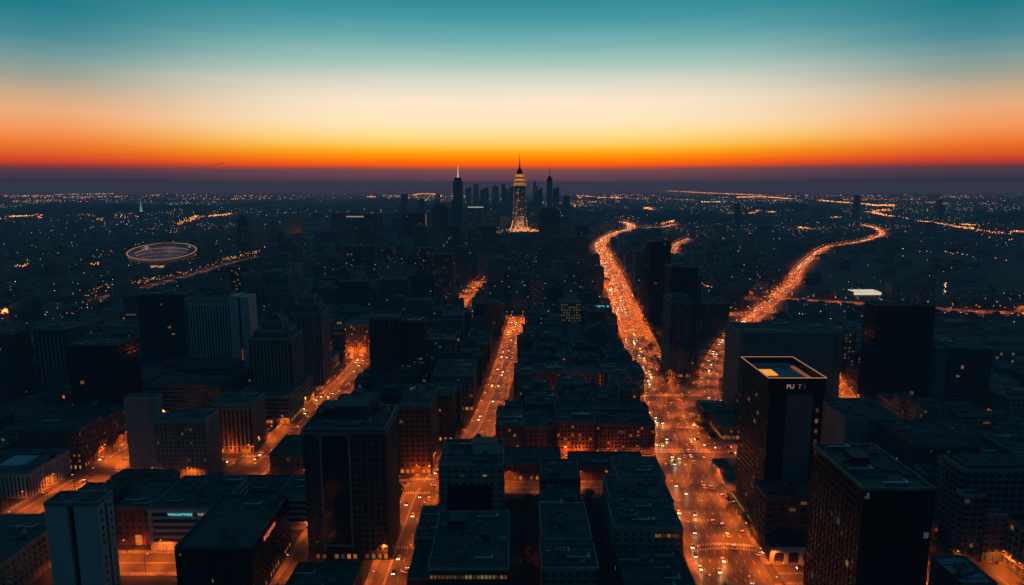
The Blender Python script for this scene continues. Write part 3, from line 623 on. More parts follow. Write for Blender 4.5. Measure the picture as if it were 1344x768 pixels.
# --- right of the avenue
B = H('office_tower', 'wedge tower', 'tall finned dark tower filling the wedge where the branch road leaves the avenue', 'tower', 'blue', [(163, 186, 690, 730, 0, 80, 'fins'), (166, 183, 700, 722, 80, 84, 'blank')], lit=.02, units=4, bay=2.8, shop=True); B.finish()
B = H('office_tower', 'second wedge tower', 'taller plain tower close behind the wedge tower', 'tower', 'dark', [(176, 206, 752, 782, 0, 108, 'fins')], lit=.01, units=3, bay=3.4); B.finish()
B = H('office_tower', 'tallest avenue tower', 'tallest black tower of the avenue cluster, with a line of light dots at its edge', 'tower', 'black', [(192, 221, 950, 985, 0, 119, 'glass')], lit=.01, units=3); B.finish()
B = H('office_tower', 'slender avenue tower', 'slender grey tower farther along the avenue cluster', 'tower', 'grey', [(209, 229, 1150, 1180, 0, 86, 'fins')], lit=.03, units=2); B.finish()
B = H('office_tower', 'ridged dark tower', 'dark tower with ridged roof behind the second wedge tower', 'tower', 'blue', [(214, 240, 860, 890, 0, 84, 'fins')], lit=.02, units=2); B.finish()
B = H('office_block', 'wide blank slab', 'wide blank blue grey slab with a reddish narrow end wall beside the plaza', 'office', 'blue', [(193, 280, 567, 607, 0, 75, 'blank')], units=9)
b = MB()
for z in (18, 36, 54): b.box(-43.2, 43.2, -.12, -.02, z, z + .25)
b.box(37, 38.6, -.2, -.03, 0, 74); b.box(-39, -37.6, -.2, -.03, 0, 74); B.part('seam', b, W['dark']); B.finish()
B = H('office_tower', 'letter sign tower', 'black tower with glowing roof rim, lettered crown and a strip of lit stair windows', 'tower', 'black',
      [(143.5, 174, 369, 414, 0, 84, 'blank')], units=0, side=-1)
for k in range(24):
    for j in range(11): B.wins.append((Vector((-15.33, 3.4 + j * 3.9, 4 + k * 3.3)), 2.7, 1.7, -math.pi / 2, True))
b = MB(); b.box(-15, -5.5, -.25, -.02, 2, 83); b.box(9.5, 15, -.25, -.02, 2, 83); B.part('glass_strip', b, GLASS)
b = MB(); b.box(-5.3, 9.3, -.5, -.03, 0, 83.2); B.part('panel_bay', b, W['blue'])
b = MB(); x0, x1, y0, y1 = -16.4, 16, -1, 46
b.box(x0, x1, y0, y0 + .8, 84, 93); b.box(x0, x1, y1 - .8, y1, 84, 93); b.box(x0, x0 + .8, y0 + .8, y1 - .8, 84, 93); b.box(x1 - .8, x1, y0 + .8, y1 - .8, 84, 93); b.box(x0 + .8, x1 - .8, y0 + .8, y1 - .8, 84, 84.6)
B.part('crown', b, W['black'])
b = MB()
for q in ((x0 - .06, x1 + .06, y0 - .06, y0 + .25), (x0 - .06, x1 + .06, y1 - .25, y1 + .06), (x0 - .06, x0 + .25, y0 + .25, y1 - .25), (x1 - .25, x1 + .06, y0 + .25, y1 - .25)): b.box(*q, 93.0, 93.25)
B.part('light_rim', b, glow('rim_light', (1, 0.42, 0.2), 0.55))
b = MB(); b.box(-14, 14, 4, 42, 84.7, 89.2); b.box(-13.4, 2, 8, 9, 89.2, 90); b.box(6, 7, 8, 40, 89.2, 90); b.box(-13, 12, 36, 40, 89.2, 90.6); B.part('roof', b, mat('blue_roof', (0.14, 0.19, 0.25), .7, .5, .15))
b = MB(); b.box(-13.6, -4.2, 17, 28, 89.3, 90.1); B.part('lit_skylight', b, glow('skylight_orange', (1, 0.36, 0.03), 0.95))
b = MB(); b.box(10.6, 13, 6, 36, 89.3, 90.0); B.part('lit_gutter', b, glow('gutter_glow', (1, 0.3, 0.14), 0.22))
for q in range(11):
    b = MB(); z = 12 + q * 6.1; b.box(11.3, 13.0, -.4, -.28, z, z + 2.4); b.box(11.1, 13.2, -.45, -.28, z - .3, z - .02, 1); B.part('window', b, [LIT[0], FRAME], 'lit stair window')
sg = textmesh('PU', 3.5, glow('sign_pink', (1, 0.45, 0.3), 0.42), 'sign_letters', B.root, (-6.2, -1.1, 87), 0)
textmesh('T', 3.5, glow('sign_dull', (1, 0.65, 0.5), 0.16), 'sign_letters', B.root, (0.1, -1.1, 87), 0)
textmesh('I', 3.5, glow('sign_dim', (1, 0.7, 0.6), 0.05), 'sign_letters', B.root, (3.6, -1.1, 87), 0); B.finish()
B = H('office_block', 'arcade podium', 'dark podium with pale arched arcade at the foot of the letter sign tower', 'office', 'dark',
      [(137.5, 178, 348, 368.5, 0, 32, 'grid')], lit=.05, units=5, bay=5.5, side=-1)
b = MB()
x0 = -19.6; n = 5; bw = 7.6
for j in range(n + 1): b.box(x0 + j * bw - .9, x0 + j * bw + .9, -11, -9.4, 0, 8)
b.box(x0 - .9, x0 + n * bw + .9, -11.1, -9.3, 6.6, 8.6)
for j in range(n):
    for sgn in (-1, 1):
        xc = x0 + (j + .5) * bw
        P = [(xc + sgn * (bw / 2 - .9), 6.7), (xc + sgn * (bw / 2 - .9), 4.9), (xc + sgn * (bw / 2 - 1.9), 6.7)]
        nv = len(b.v); b.v += [(p[0], -10.9, p[1]) for p in P] + [(p[0], -9.5, p[1]) for p in P]
        b.f += [(nv, nv + 1, nv + 2), (nv + 5, nv + 4, nv + 3), (nv + 1, nv + 4, nv + 5, nv + 2)]; b.m += [0, 0, 0]
B.part('arcade', b, W['pale'])
b = MB(); b.box(x0 - .7, x0 + n * bw + .7, -9.3, -.1, 8.0, 8.5); B.part('arcade_roof', b, ROOF[2]); HERO[-1] = (136, 178, 336, 368, HERO[-1][4]); B.finish()
B = H('office_tower', 'black roof edge tower', 'huge black tower with thin pale roof edge and few lit windows, at the frame bottom', 'tower', 'black',
      [(147, 177, 270, 319, 0, 73.6, 'glass')], lit=.018, units=5, para=PARA, bay=3.4); B.penthouse(156, 163, 296, 306, 73.2, 3); B.finish()
B = H('office_tower', 'far black tower', 'black tower standing behind the wide blank slab, rising to the park edge road', 'tower', 'black', [(316, 366, 583, 605, 0, 95, 'panel')], lit=.003, units=3); B.finish()
B = H('office_tower', 'two tone tower', 'two tone tower of pale and black vertical strips beside the far black tower', 'tower', 'blue', [(366.3, 376, 575, 600, 0, 60, 'blank'), (376.3, 390, 573, 602, 0, 61, 'glass'), (390.3, 413, 573, 602, 0, 60, 'panel')], lit=.02, units=4); B.finish()
B = H('apartment_block', 'dotted light flats', 'slim flats with vertical strings of small lights, glimpsed behind the wide blank slab', 'apartments', 'dark', [(338, 362, 705, 730, 0, 45, 'punch')], lit=.4, units=2); B.finish()
B = H('apartment_block', 'stepped pale end block', 'mid rise block with pale blank end wall behind the black roof edge tower', 'apartments', 'concrete', [(240, 257, 472, 520, 0, 33, 'blank'), (257.3, 282, 474, 520, 0, 32, 'punch')], lit=.04, units=7); B.finish()
B = H('apartment_block', 'grid fronted block', 'mid rise block with dark grid facade behind the vaulted roof tower', 'apartments', 'dark', [(259, 300, 418, 466, 0, 33, 'grid')], lit=.02, units=8)
textmesh('CAMPARIL', 2.2, LIT[0], 'sign_letters', B.root, (-7, -.3, 26), 0); B.finish()
B = H('apartment_tower', 'vaulted roof tower', 'grey tower with rows of roof vaults and curved balconies, by the frame edge', 'apartments', 'blue', [(241, 290, 345, 364, 0, 49, 'balcony'), (237, 249, 338, 344.6, 0, 38, 'balcony'), (252, 290, 364.4, 385, 0, 38, 'punch'), (250, 262, 339, 344.7, 0, 27, 'punch')], lit=.03, units=0, bay=4)
for k in range(9):
    b = MB(); x = -18 + k * 4.3; n = 8
    b.loft([[(x + 1.9 * math.cos(math.pi * j / n), y, 49 + 2.2 * math.sin(math.pi * j / n)) for j in range(n + 1)] for y in (8.5, 25)]); B.part('roof_vault', b, ROOF[1])
B.finish()
B = H('apartment_block', 'corner balcony flats', 'flats with recessed balconies, standing at the bottom corner beside a glowing lane', 'apartments', 'concrete', [(262, 300, 290, 345, 0, 25, 'balcony')], lit=.05, units=6, bay=4); B.finish()
B = H('row_building', 'bluish low roof', 'low house with shiny bluish roof squeezed beside the huge black tower', 'house', 'grey', [(203, 219, 285, 308, 0, 21, 'punch')], units=3, roofm=mat('blue_sheet_roof', (0.16, 0.25, 0.3), .5, .3, .3)); B.finish()
B = H('restaurant', 'corner restaurant', 'low corner restaurant with flat roof and two warm wall lamps beside the plaza', 'restaurant', 'grey', [(165, 184, 515, 548, 0, 11, 'ribbon')], lit=.3, units=3, shop=True)
for x, z in ((-2, 6.5), (4, 6.2), (-6, 3)):
    b = MB(); b.box(x - .9, x + .9, -.5, -.1, z, z + 1.2); B.part('wall_lamp', b, LIT[1])
B.finish()
B = H('pavilion', 'kerbside pavilion', 'low pavilion with curved pale roof on the avenue kerb near the letter sign tower', 'pavilion', 'pale', [(141.5, 152, 424, 462, 0, 6, 'ribbon')], lit=.4, units=2, fl=3, para=PARA); B.finish()
# --- left bottom
B = H('office_block', 'black sign block', 'black block with red letter sign and orange lit lower side windows', 'office', 'black', [(-159, -123, 300, 355, 0, 30, 'grid')], lit=.02, units=5, shop=True, bay=3.6)
textmesh('BASSANOR', 3.3, glow('sign_red', (1, 0.16, 0.07), 0.9), 'sign_letters', B.root, (18.12, 16, 24.5), math.pi / 2); B.finish()
B = H('office_block', 'banded white office', 'white banded office with a cyan lettered sign across its top floor', 'office', 'pale', [(-198, -160, 350, 392, 0, 24.5, 'bands')], lit=.04, units=7, fl=3.9)
b = MB(); b.box(-19.2, -17.6, -.5, .3, 0, 24.6); b.box(-17.6, 19, -.49, .3, 23.4, 24.55); B.part('white_surround', b, W['pale'])
textmesh('VINAUAITINGS', 2.0, glow('sign_cyan', (0.2, 0.85, 0.95), 1.0), 'sign_letters', B.root, (-8.6, -.35, 20.9), 0)
textmesh('TOP 9', 1.7, glow('sign_white', (1, 0.85, 0.75), 0.5), 'sign_letters', B.root, (7.6, -.35, 21), 0); B.finish()
B = H('row_building', 'brick house with lit doorway', 'brick house with one tall orange lit doorway beside the banded white office', 'house', 'brick', [(-220, -201, 356, 392, 0, 22, 'punch')], lit=.0, units=4)
b = MB(); b.box(.5, 4.0, -.12, .3, .3, 6.2); b.box(.1, 4.4, -.3, .25, 6.3, 6.8, 1); B.part('doorway', b, [LITO, W['brick']]); B.finish()
B = H('office_block', 'pale striped annexe', 'pale striped annexe with one bright white corner window beside the corner tower', 'office', 'pale', [(-136, -116.5, 373, 402, 0, 20, 'bands')], lit=.05, units=3)
b = MB(); b.box(7.0, 9.2, -.3, .0, 2.6, 5.0); B.part('window', b, glow('white_window', (1, 0.92, 0.8), 1.6), 'bright white corner window'); B.finish()
B = H('warehouse', 'dark flat hall', 'dark flat roofed hall spread behind the banded white office', 'hall', 'dark', [(-200, -142, 396, 419, 0, 13, 'punch'), (-141, -118, 404, 420, 0, 11, 'blank')], units=10); B.finish()
B = H('warehouse', 'bottom dark hall', 'dark low hall with small roof lamp, cut by the bottom of the frame', 'hall', 'dark', [(-104, -73, 272, 309, 0, 17, 'punch')], units=8); B.finish()
SIGHT = []
# --- towers in the middle distance
for nm, short, label, wall, x0, x1, y0, h, d, st, lit in (
 ('apartment_tower', 'twin pale flats', 'pale twin fronted flats tower before the hazy dim tower', 'concrete', -144, -108, 900, 46, 20, 'fins', .02),
 ('office_tower', 'hazy dim tower', 'broad dim tower speckled with tiny windows before the skyline', 'dark', -136, -96, 1100, 86, 30, 'grid', .16),
 ('office_tower', 'speckled block', 'wide block speckled with tiny lights just past the viaduct', 'dark', -2, 58, 1490, 46, 34, 'grid', .2),
 ('office_tower', 'broad black block', 'broad black block with dotted lights beside the landmark tower', 'black', 84, 146, 2120, 112, 40, 'grid', .12),
 ('office_tower', 'black middle slab', 'black slab with a lit strip down its side, in the outer skyline cluster', 'black', -318, -252, 2000, 112, 40, 'glass', .02),
 ('office_tower', 'ledge lit block', 'wide dark block with one lit roof ledge in the outer cluster', 'dark', -540, -420, 2230, 100, 50, 'grid', .05),
 ('apartment_tower', 'glowing side tower', 'grey tower with one side wall glowing dull orange, outermost of the cluster', 'tan', -752, -696, 2270, 95, 40, 'blank', 0),
 ('office_tower', 'grey pair tower', 'grey tower beside the ledge lit block', 'grey', -606, -566, 2300, 100, 40, 'fins', .03),
 ('office_tower', 'dark pair tower', 'shorter dark tower in front of the grey pair tower', 'dark', -590, -530, 2050, 55, 40, 'glass', .03),
 ('office_tower', 'ribbed middle tower', 'ribbed dark tower between the black slab and the spired skyscraper', 'dark', -245, -196, 2120, 125, 40, 'fins', .03),
 ('office_tower', 'pale thin tower', 'thin blue grey tower behind the ribbed middle tower', 'blue', -205, -170, 2350, 140, 35, 'fins', .05),
 ('office_tower', 'dark thin tower', 'thin dark tower just short of the spired skyscraper', 'dark', -300, -262, 2620, 118, 35, 'grid', .05),
 ('office_block', 'yellow topped block', 'block with yellow lit top floors before the landmark tower', 'dark', -78, -30, 2050, 60, 30, 'grid', .1),
 ('office_block', 'white roofed block', 'speckled block with a white lit roof line beside the spired skyscraper', 'grey', -165, -105, 2560, 110, 40, 'grid', .25),
 ('office_tower', 'left bank tower', 'dark squat tower in front of the black middle slab', 'dark', -420, -372, 1850, 78, 40, 'grid', .04),
 ('office_tower', 'mid street tower', 'square dark tower along the far street among towers', 'black', -190, -150, 1350, 72, 30, 'grid', .08),
 ('office_tower', 'viaduct tower', 'dark grey tower on the far side of the viaduct', 'grey', 60, 92, 1560, 66, 30, 'fins', .04),
 ('office_tower', 'brown mid tower', 'brown tower near the far street among towers', 'brick', -40, -8, 1180, 48, 28, 'punch', .06),
 ('office_tower', 'blue mid tower', 'blue grey tower beside the far street among towers', 'blue', -196, -160, 1010, 58, 28, 'fins', .03),
 ('apartment_block', 'pale mid slab', 'pale wide flats slab out past the twin pale flats', 'concrete', -258, -212, 1300, 46, 24, 'punch', .06),
 ('office_tower', 'thin viaduct tower', 'thin dark tower rising beyond the far street among towers', 'blue', -122, -98, 1500, 62, 24, 'fins', .05),
 ('office_tower', 'twin set dark tower', 'dark ribbed tower behind the curved low hall', 'dark', -252, -214, 985, 58, 30, 'fins', .03),
 ('apartment_tower', 'grey back tower', 'grey flats tower close behind the ribbed stone tower', 'grey', -330, -294, 905, 60, 26, 'punch', .05),
 ('apartment_tower', 'hotel back tower', 'narrow grey tower peeping over the broad hotel slab', 'concrete', -404, -380, 1010, 66, 24, 'fins', .04),
 ('apartment_tower', 'second hotel back tower', 'second narrow tower over the hotel slab, with lit edge', 'blue', -368, -340, 1030, 68, 24, 'punch', .07),
 ('office_tower', 'outer banded tower', 'banded squat tower among low roofs beyond the blunt grey tower', 'grey', -520, -478, 905, 50, 28, 'bands', .04),
 ('apartment_tower', 'far edge flats', 'plain flats tower far out by the long straight road', 'concrete', -600, -568, 1010, 48, 24, 'punch', .05),
 ('office_tower', 'dim double tower', 'dim dark tower behind the outer banded tower', 'dark', -470, -436, 1130, 62, 26, 'glass', .04),
 ('office_tower', 'cluster front tower', 'brown tower in front of the left bank tower', 'brick', -330, -292, 1420, 70, 28, 'grid', .06),
 ('office_tower', 'cluster middle tower', 'tall blue grey tower before the ribbed middle tower', 'blue', -236, -200, 1620, 98, 30, 'fins', .05),
 ('office_tower', 'cluster side tower', 'dark tower between the cluster middle tower and the hazy dim tower', 'dark', -166, -132, 1730, 92, 30, 'glass', .06),
 ('apartment_tower', 'cluster low tower', 'grey square tower beside the mid street tower', 'grey', -148, -112, 1240, 56, 26, 'grid', .06),
 ('office_tower', 'centre back tower', 'dark tower between the speckled block and the landmark tower', 'dark', -82, -44, 1850, 84, 30, 'fins', .06),
 ('office_tower', 'avenue back tower', 'ribbed tower close to the far avenue beyond the orange lit wall', 'grey', 150, 184, 1680, 70, 28, 'fins', .05),
 ('office_tower', 'avenue far tower', 'dark slab tower by the far avenue before the broad black block', 'dark', 176, 214, 1900, 82, 28, 'glass', .05),
 ('apartment_block', 'park road flats', 'wide flats block by the park edge road', 'grey', 662, 716, 1180, 26, 22, 'punch', .1),
 ('apartment_block', 'second park road flats', 'second wide flats block farther along the park edge road', 'concrete', 742, 800, 1130, 24, 22, 'punch', .1),
 ('office_block', 'wedge back block', 'broad office block behind the wedge, above the branch road', 'dark', 246, 290, 900, 40, 30, 'grid', .05),
 ('office_tower', 'branch corner tower', 'dark tower beside the branch road past the wedge', 'blue', 300, 326, 1180, 50, 26, 'fins', .04),
):
    if y0 > 1250: SIGHT.append((x0, x1, y0, h))
    B = H(nm, short, label, 'tower', wall, [(x0, x1, y0, y0 + d, 0, h, st)], lit=lit, units=2, bay=5 if y0 > 1550 else 3, fl=4.5 if y0 > 1550 else 3.2)
    if short in ('broad black block', 'ribbed middle tower', 'left bank tower'): B.block(x0 + 6, x1 - 8, y0 + 6, y0 + d - 6, h, h + 9, 'blank')
    if short == 'yellow topped block':
        b = MB(); b.box(-24.1, 24.1, -.4, -.1, 52, 54.5); b.box(-24.1, 20, -.4, -.1, 56, 58.5); B.part('lit_floor', b, LIT[2])
    if short == 'white roofed block':
        b = MB(); b.box(-29, 29, -.6, -.1, 109, 112.5); B.part('light_strip', b, glow('roof_white', (1, .85, .75), .55))
    if short == 'ledge lit block':
        b = MB(); b.box(-56, 0, -.6, -.1, 90, 94); B.part('light_strip', b, glow('ledge_light', (1, .75, .5), .35))
    if short == 'black middle slab':
        b = MB(); b.box(33.1, 36, 2, 6, 4, 112); B.part('light_strip', b, glow('side_strip', (1, .5, .25), .16))
    B.finish()

# skyline silhouettes on the horizon: (px left, px right, top y, depth, crown)
def skyscraper(short, label, x0, x1, y0, h, wall, crown=None, lit=.04):
    B = H('skyscraper', short, label, 'skyscraper', wall, [(x0, x1, y0, y0 + (x1 - x0), 0, h, 'glass')], lit=lit, units=0, bay=9, fl=8)
    w = x1 - x0
    if crown == 'spire':
        b = MB(); b.box(-w * .36, w * .36, w * .14, w * .86, h, h + 14); b.cyl(0, w / 2, h + 14, h + 66, 2.4, .4, 8, 1); B.part('spire', b, [W['dark'], glow('spire_light', (1, .9, .8), .75)])
    elif crown == 'mast':
        b = MB(); b.box(-w * .3, w * .3, w * .2, w * .8, h, h + 12); b.cyl(0, w / 2, h + 12, h + 75, 2, .5, 6); B.part('mast', b, METALD)
    elif crown == 'step':
        b = MB(); b.box(-w * .5, w * .1, w * .1, w * .9, h, h + 34); B.part('upper_stage', b, W[wall])
    elif crown == 'round':
        b = MB(); b.cyl(0, w / 2, h, h + w * .3, w * .45, w * .2, 12); B.part('dome', b, W[wall])
    elif crown == 'slope':
        b = MB(); b.hexa([(-w / 2, 0, h), (w / 2, 0, h), (w / 2, w, h), (-w / 2, w, h), (-w / 2, 0, h + 4), (w / 2 - .5, 0, h + w * .5), (w / 2 - .5, w, h + w * .5), (-w / 2, w, h + 4)]); B.part('sloping_crown', b, W[wall])
    B.finish()
skyscraper('spired skyscraper', 'tall dark skyscraper with a white lit spire', -254, -214, 2990, 208, 'blue', 'spire', .05)
b_ = bpy.data.objects['skyscraper']
S = lambda px, Y: (px - 672) * Y / 912
for px0, px1, py, Y, cr, short, label in (
 (611, 618, 246, 4600, 'slope', 'first skyline tower', 'small sloped top tower first beside the spired skyscraper on the skyline'),
 (621, 628, 242, 4900, None, 'flat skyline tower', 'slim flat topped tower on the skyline, next past the sloped one'),
 (630, 641, 248, 4500, 'slope', 'slanted skyline tower', 'wider slanted tower at the middle of the skyline row'),
 (646, 654, 243, 4700, 'round', 'domed skyline tower', 'round shouldered tower on the skyline between slanted and stepped towers'),
 (658, 667, 241, 4800, 'step', 'stepped skyline tower', 'stepped tower on the skyline close beside the landmark tower'),
 (668, 674, 246, 4300, None, 'half hidden tower', 'low skyline tower half hidden behind the landmark tower'),
 (700, 706, 238, 4400, 'step', 'thin stepped tower', 'thin stepped tower just past the landmark tower'),
 (706, 712, 247, 4300, None, 'short twin tower', 'short twin of the thin stepped tower, on its outer side'),
 (718, 725, 234, 4000, 'mast', 'masted skyscraper', 'tall grey skyscraper with thin mast beyond the landmark tower'),
 (726, 734, 246, 3900, 'slope', 'mast companion tower', 'shorter sloped tower against the masted skyscraper'),
 (740, 748, 257, 3700, None, 'last skyline tower', 'lowest and outermost flat tower of the skyline row'),
 (570, 577, 254, 4800, 'round', 'lone pointed tower', 'small lone pointed tower out beyond the ribbed middle tower'),
 (548, 556, 262, 3600, None, 'outer slab tower', 'small grey slab tower at the outer end of the cluster'),
 (526, 534, 255, 3900, None, 'hazy outlier tower', 'hazy pale tower standing apart behind the black slab'),
 (1125, 1132, 257, 3300, None, 'lone east tower', 'lone slim grey tower among the lights of the eastern roads'),
 (967, 974, 268, 2900, None, 'park tower', 'small dark tower beside the park beyond the avenue bend'),
 (1235, 1243, 262, 4000, 'step', 'far east tower', 'stepped hazy tower far out near the dim eastern horizon'),
):
    v = py - 384; dz = -FPX * math.sin(PITCH) - v * math.cos(PITCH); dy = FPX * math.cos(PITCH) - v * math.sin(PITCH)
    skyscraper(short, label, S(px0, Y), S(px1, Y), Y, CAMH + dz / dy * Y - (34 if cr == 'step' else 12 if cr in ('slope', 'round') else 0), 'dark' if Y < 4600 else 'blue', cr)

# landmark tower with flared lit foot, golden crown and antenna
def landmark():
    cx, cy = (682 - 672) * 2900 / 911, 2900
    t = empty('landmark_tower', (cx, cy, 0), 'tall tapering landmark tower glittering with lights, with a golden crown and long antenna', 'tower')
    prof = [(0, 40), (8, 36), (20, 31.5), (38, 28.5), (60, 26.5), (90, 25), (140, 23.5), (182, 22.5)]
    def ring(z, r): c = r * .32; return [(-r, -r + c, z), (-r + c, -r, z), (r - c, -r, z), (r, -r + c, z), (r, r - c, z), (r - c, r, z), (-r + c, r, z), (-r, r - c, z)]
    b = MB(); b.loft([ring(z, r) for z, r in prof])
    b.build('shaft', W['tan'], t)
    rb = MB()
    for sx in (-1, 1):
        for (za, ra), (zb, rbb) in zip(prof, prof[1:]):
            for o in (.55, .0, -.55): rb.tube((sx * ra * o, -ra - .3, za), (sx * rbb * o, -rbb - .3, zb), .9, .8, 4)
            rb.tube((sx * (ra + .3), -ra * .5, za), (sx * (rbb + .3), -rbb * .5, zb), .9, .8, 4)
    rb.build('rib', W['dark'], t)
    rn = random.Random(3); d = MB()
    zs = 3.0
    while zs < 180:                                  # lit rooms in rows, thinning out with height
        for (za, ra), (zb, rbb) in zip(prof, prof[1:]):
            if za <= zs <= zb: r = ra + (rbb - ra) * (zs - za) / (zb - za)
        n = max(5, int(r * .66 * 2 / 5.2))
        for f in range(3):
            for k in range(n):
                if rn.random() > .2 + .6 * math.exp(-zs / 40): continue
                u = -r * .66 + (k + .5) * 1.32 * r / n; s = rn.uniform(.6, 1.1) * (1.2 if zs < 45 else .9)
                p = (u, -r - .5) if f == 0 else ((r + .5, u) if f == 1 else (-r - .5, u))
                d.box(p[0] - s, p[0] + s, p[1] - s, p[1] + s, zs, zs + 2 * s, rn.choice((0, 1, 1, 2)) if zs > 45 else rn.choice((0, 0, 1, 1, 2)))
        zs += 5.6 if zs > 40 else 3.6
    for x in (-75, -25, 25, 75):                     # floodlights on the forecourt
        q = bpy.data.lights.new('floodlight', 'SPOT'); q.energy = 120000; q.color = (1, .42, .12); q.spot_size = R(80); q.shadow_soft_size = 1; q = link('floodlight', q, None, (cx + x, cy - 95, 4)); q.rotation_euler = (R(118), 0, R(-x * .25))
    o = d.build('lamp', [glow('tower_orange', (1, .3, .07), 2.6), glow('tower_amber', (1, .46, .15), 2.6), glow('tower_pale', (1, .68, .4), 2.0)], t); o['kind'] = 'stuff'
    tiers = [(182, 31), (187, 31), (187.1, 25), (203, 23), (203.1, 24.5), (206, 24.5), (206.1, 20), (220, 19), (220.1, 21), (223, 21), (223.1, 16), (236, 13.5), (236.1, 15), (239, 14.5), (241, 11)]
    c = MB(); c.loft([ring(z, r) for z, r in tiers]); c.build('crown', mat('gold_stone', (.2, .1, .04), .6, .3, .1), t)
    g = MB()
    for z0, z1, r in ((189, 201, 24), (208, 218, 20), (225, 235, 15.6)):
        n = 7
        for k in range(n):
            for f in range(3):
                u0 = -r * .86 + k * (1.72 * r / n); u1 = u0 + 1.15 * r / n
                if f == 0: g.box(u0, u1, -r - .5, -r + 1.2, z0, z1)
                elif f == 1: g.box(r - 1.2, r + .5, u0, u1, z0, z1)
                else: g.box(-r - .5, -r + 1.2, u0, u1, z0, z1)
    for z, r in ((187.2, 28.6), (206.2, 24.2), (223.2, 20.6)):
        for k in range(12):
            x = -r + (k + .5) * 2 * r / 12; g.box(x - 1.1, x + 1.1, -r, -r + 1.5, z, z + 2.2)
    o = g.build('window', glow('gold_window', (1, .38, .055), 1.9, var=.5), t); o['kind'] = 'stuff'
    k = MB(); k.loft([[(r * math.cos(6.2832 * j / 12), r * math.sin(6.2832 * j / 12), z) for j in range(12)] for z, r in ((241, 12), (248, 11.5), (254, 9), (258, 5), (262, 3.2), (280, 2.4))]); k.build('cap', mat('copper_cap', (.1, .03, .015), .6, .3, .1), t)
    a = MB(); a.cyl(0, 0, 280, 300, 1.6, 1.2, 6); a.cyl(0, 0, 300, 322, 1.0, .4, 6); a.build('antenna', METALD, t)
    f = MB(); 
    for k2 in range(190):
        x = rn.gauss(14, 38); y = -70 + rn.uniform(-30, 40); s = rn.uniform(.7, 1.6); z0 = 1 + abs(rn.gauss(0, 9)) * (1 if abs(x) < 45 else .4); f.box(x - s, x + s, y - s, y + s, z0, z0 + 2 * s, rn.choice((0, 0, 1)))
    o = f.build('forecourt_lamp', [glow('court_orange', (1, .27, .05), 1.6), glow('court_amber', (1, .45, .14), 1.8)], t); o['kind'] = 'stuff'
    HERO.append((cx - 70, cx + 70, cy - 100, cy + 70, 'landmark tower'))
landmark()

def stadium():
    t = empty('stadium', (-873, 1705, 0), 'oval stadium with glowing rim and lit seating tiers at the city edge', 'stadium', rz=R(6))
    n = 56; a, bb = 78, 54
    el = lambda k, z: [(a * k * math.cos(6.2832 * j / n), bb * k * math.sin(6.2832 * j / n), z + (max(0, z - 8) / 22 * (15 * math.sin(6.2832 * j / n)) )) for j in range(n)]
    o = MB(); o.loft([el(.92, 0), el(1.0, 22), el(1.02, 30), el(.80, 32)], cap=False); o.build('outer_shell', W['concrete'], t)
    s = MB(); s.loft([el(.94, 27), el(.78, 16), el(.60, 3), el(.58, 1)], cap=False); s.build('seating_bowl', mat('seat_bowl', (.5, .4, .42), .8, .4, .1), t)
    for x in (-55, 0, 55):
        for y in (-30, 30):
            d = bpy.data.lights.new('floodlight', 'POINT'); d.energy = 1600; d.color = (1, .6, .5); d.shadow_soft_size = 1; link('floodlight', d, None, (-873 + x, 1705 + y, 40))
    p = MB(); p.v = el(.58, .6); p.f = [tuple(range(n))]; p.m = [0]; p.build('pitch', GRASS, t)
    r = MB()
    for k, z, step, sz in ((1.03, 31, 1, .9), (.82, 19, 1, .6), (.9, 24, 1, .7), (.74, 13, 1, .55), (1.0, 21, 1, .5), (.97, 12, 2, .5)):
        e = el(k, z)
        for j in range(0, n, step):
            x, y, zz = e[j]; 
            for q in range(3 if sz > .6 else 2):
                x2, y2, z2 = e[(j + 1) % n]; f = q / 3
                X, Y, Z = x + (x2 - x) * f, y + (y2 - y) * f, zz + (z2 - zz) * f
                r.box(X - sz, X + sz, Y - sz, Y + sz, Z, Z + 1.4 * sz, 0 if (abs(x) > a * .7 or z > 30) else 1)
    q = r.build('rim_lamp', [glow('stadium_orange', (1, .42, .18), .5), glow('stadium_pale', (1, .6, .48), .35)], t); q['kind'] = 'stuff'
    f = MB(); rn = random.Random(8)
    for i in range(60):
        x = rn.uniform(-70, 60); f.box(x, x + 4, -bb - 12 - rn.choice((0, 22)), -bb - 10, 1, 3)
    q = f.build('forecourt_lamp', glow('fore_lamp', (1, .45, .15), .6), t); q['kind'] = 'stuff'
    HERO.append((-965, -785, 1610, 1775, 'stadium'))
stadium()

def church():
    x, y = (187 - 672) * 4.3, 3880
    t = empty('monument_spire', (x, y, 0), 'small pale lit monument spire standing far off before the wooded hill', 'monument')
    b = MB(); b.cyl(0, 0, 0, 40, 26, 16, 10); b.build('base', W['dark'], t)
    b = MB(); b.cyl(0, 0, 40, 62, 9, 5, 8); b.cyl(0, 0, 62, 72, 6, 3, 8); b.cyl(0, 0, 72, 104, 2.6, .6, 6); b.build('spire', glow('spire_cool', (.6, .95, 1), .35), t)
church()
def cloud(px, py, w, h, seed):
    Y = 30000; v = py - 384; dz = -FPX * math.sin(PITCH) - v * math.cos(PITCH); dy = FPX * math.cos(PITCH) - v * math.sin(PITCH)
    bm = bmesh.new(); rn = random.Random(seed)
    for k in range(7):
        t = k / 6 - .5; r = bmesh.ops.create_icosphere(bm, subdivisions=2, radius=1)
        for q in r['verts']: q.co = Vector((q.co.x * w * .2 + t * w * .8, q.co.y * 150, q.co.z * h * rn.uniform(.25, .55) * (1.1 - abs(t)) + rn.uniform(-.02, .02) * h))
    me = bpy.data.meshes.new('cloud'); bm.to_mesh(me); bm.free(); me.materials.append(CLM)
    struct(link('cloud', me, None, ((px - 672) * Y / dy, Y, CAMH + dz / dy * Y)))
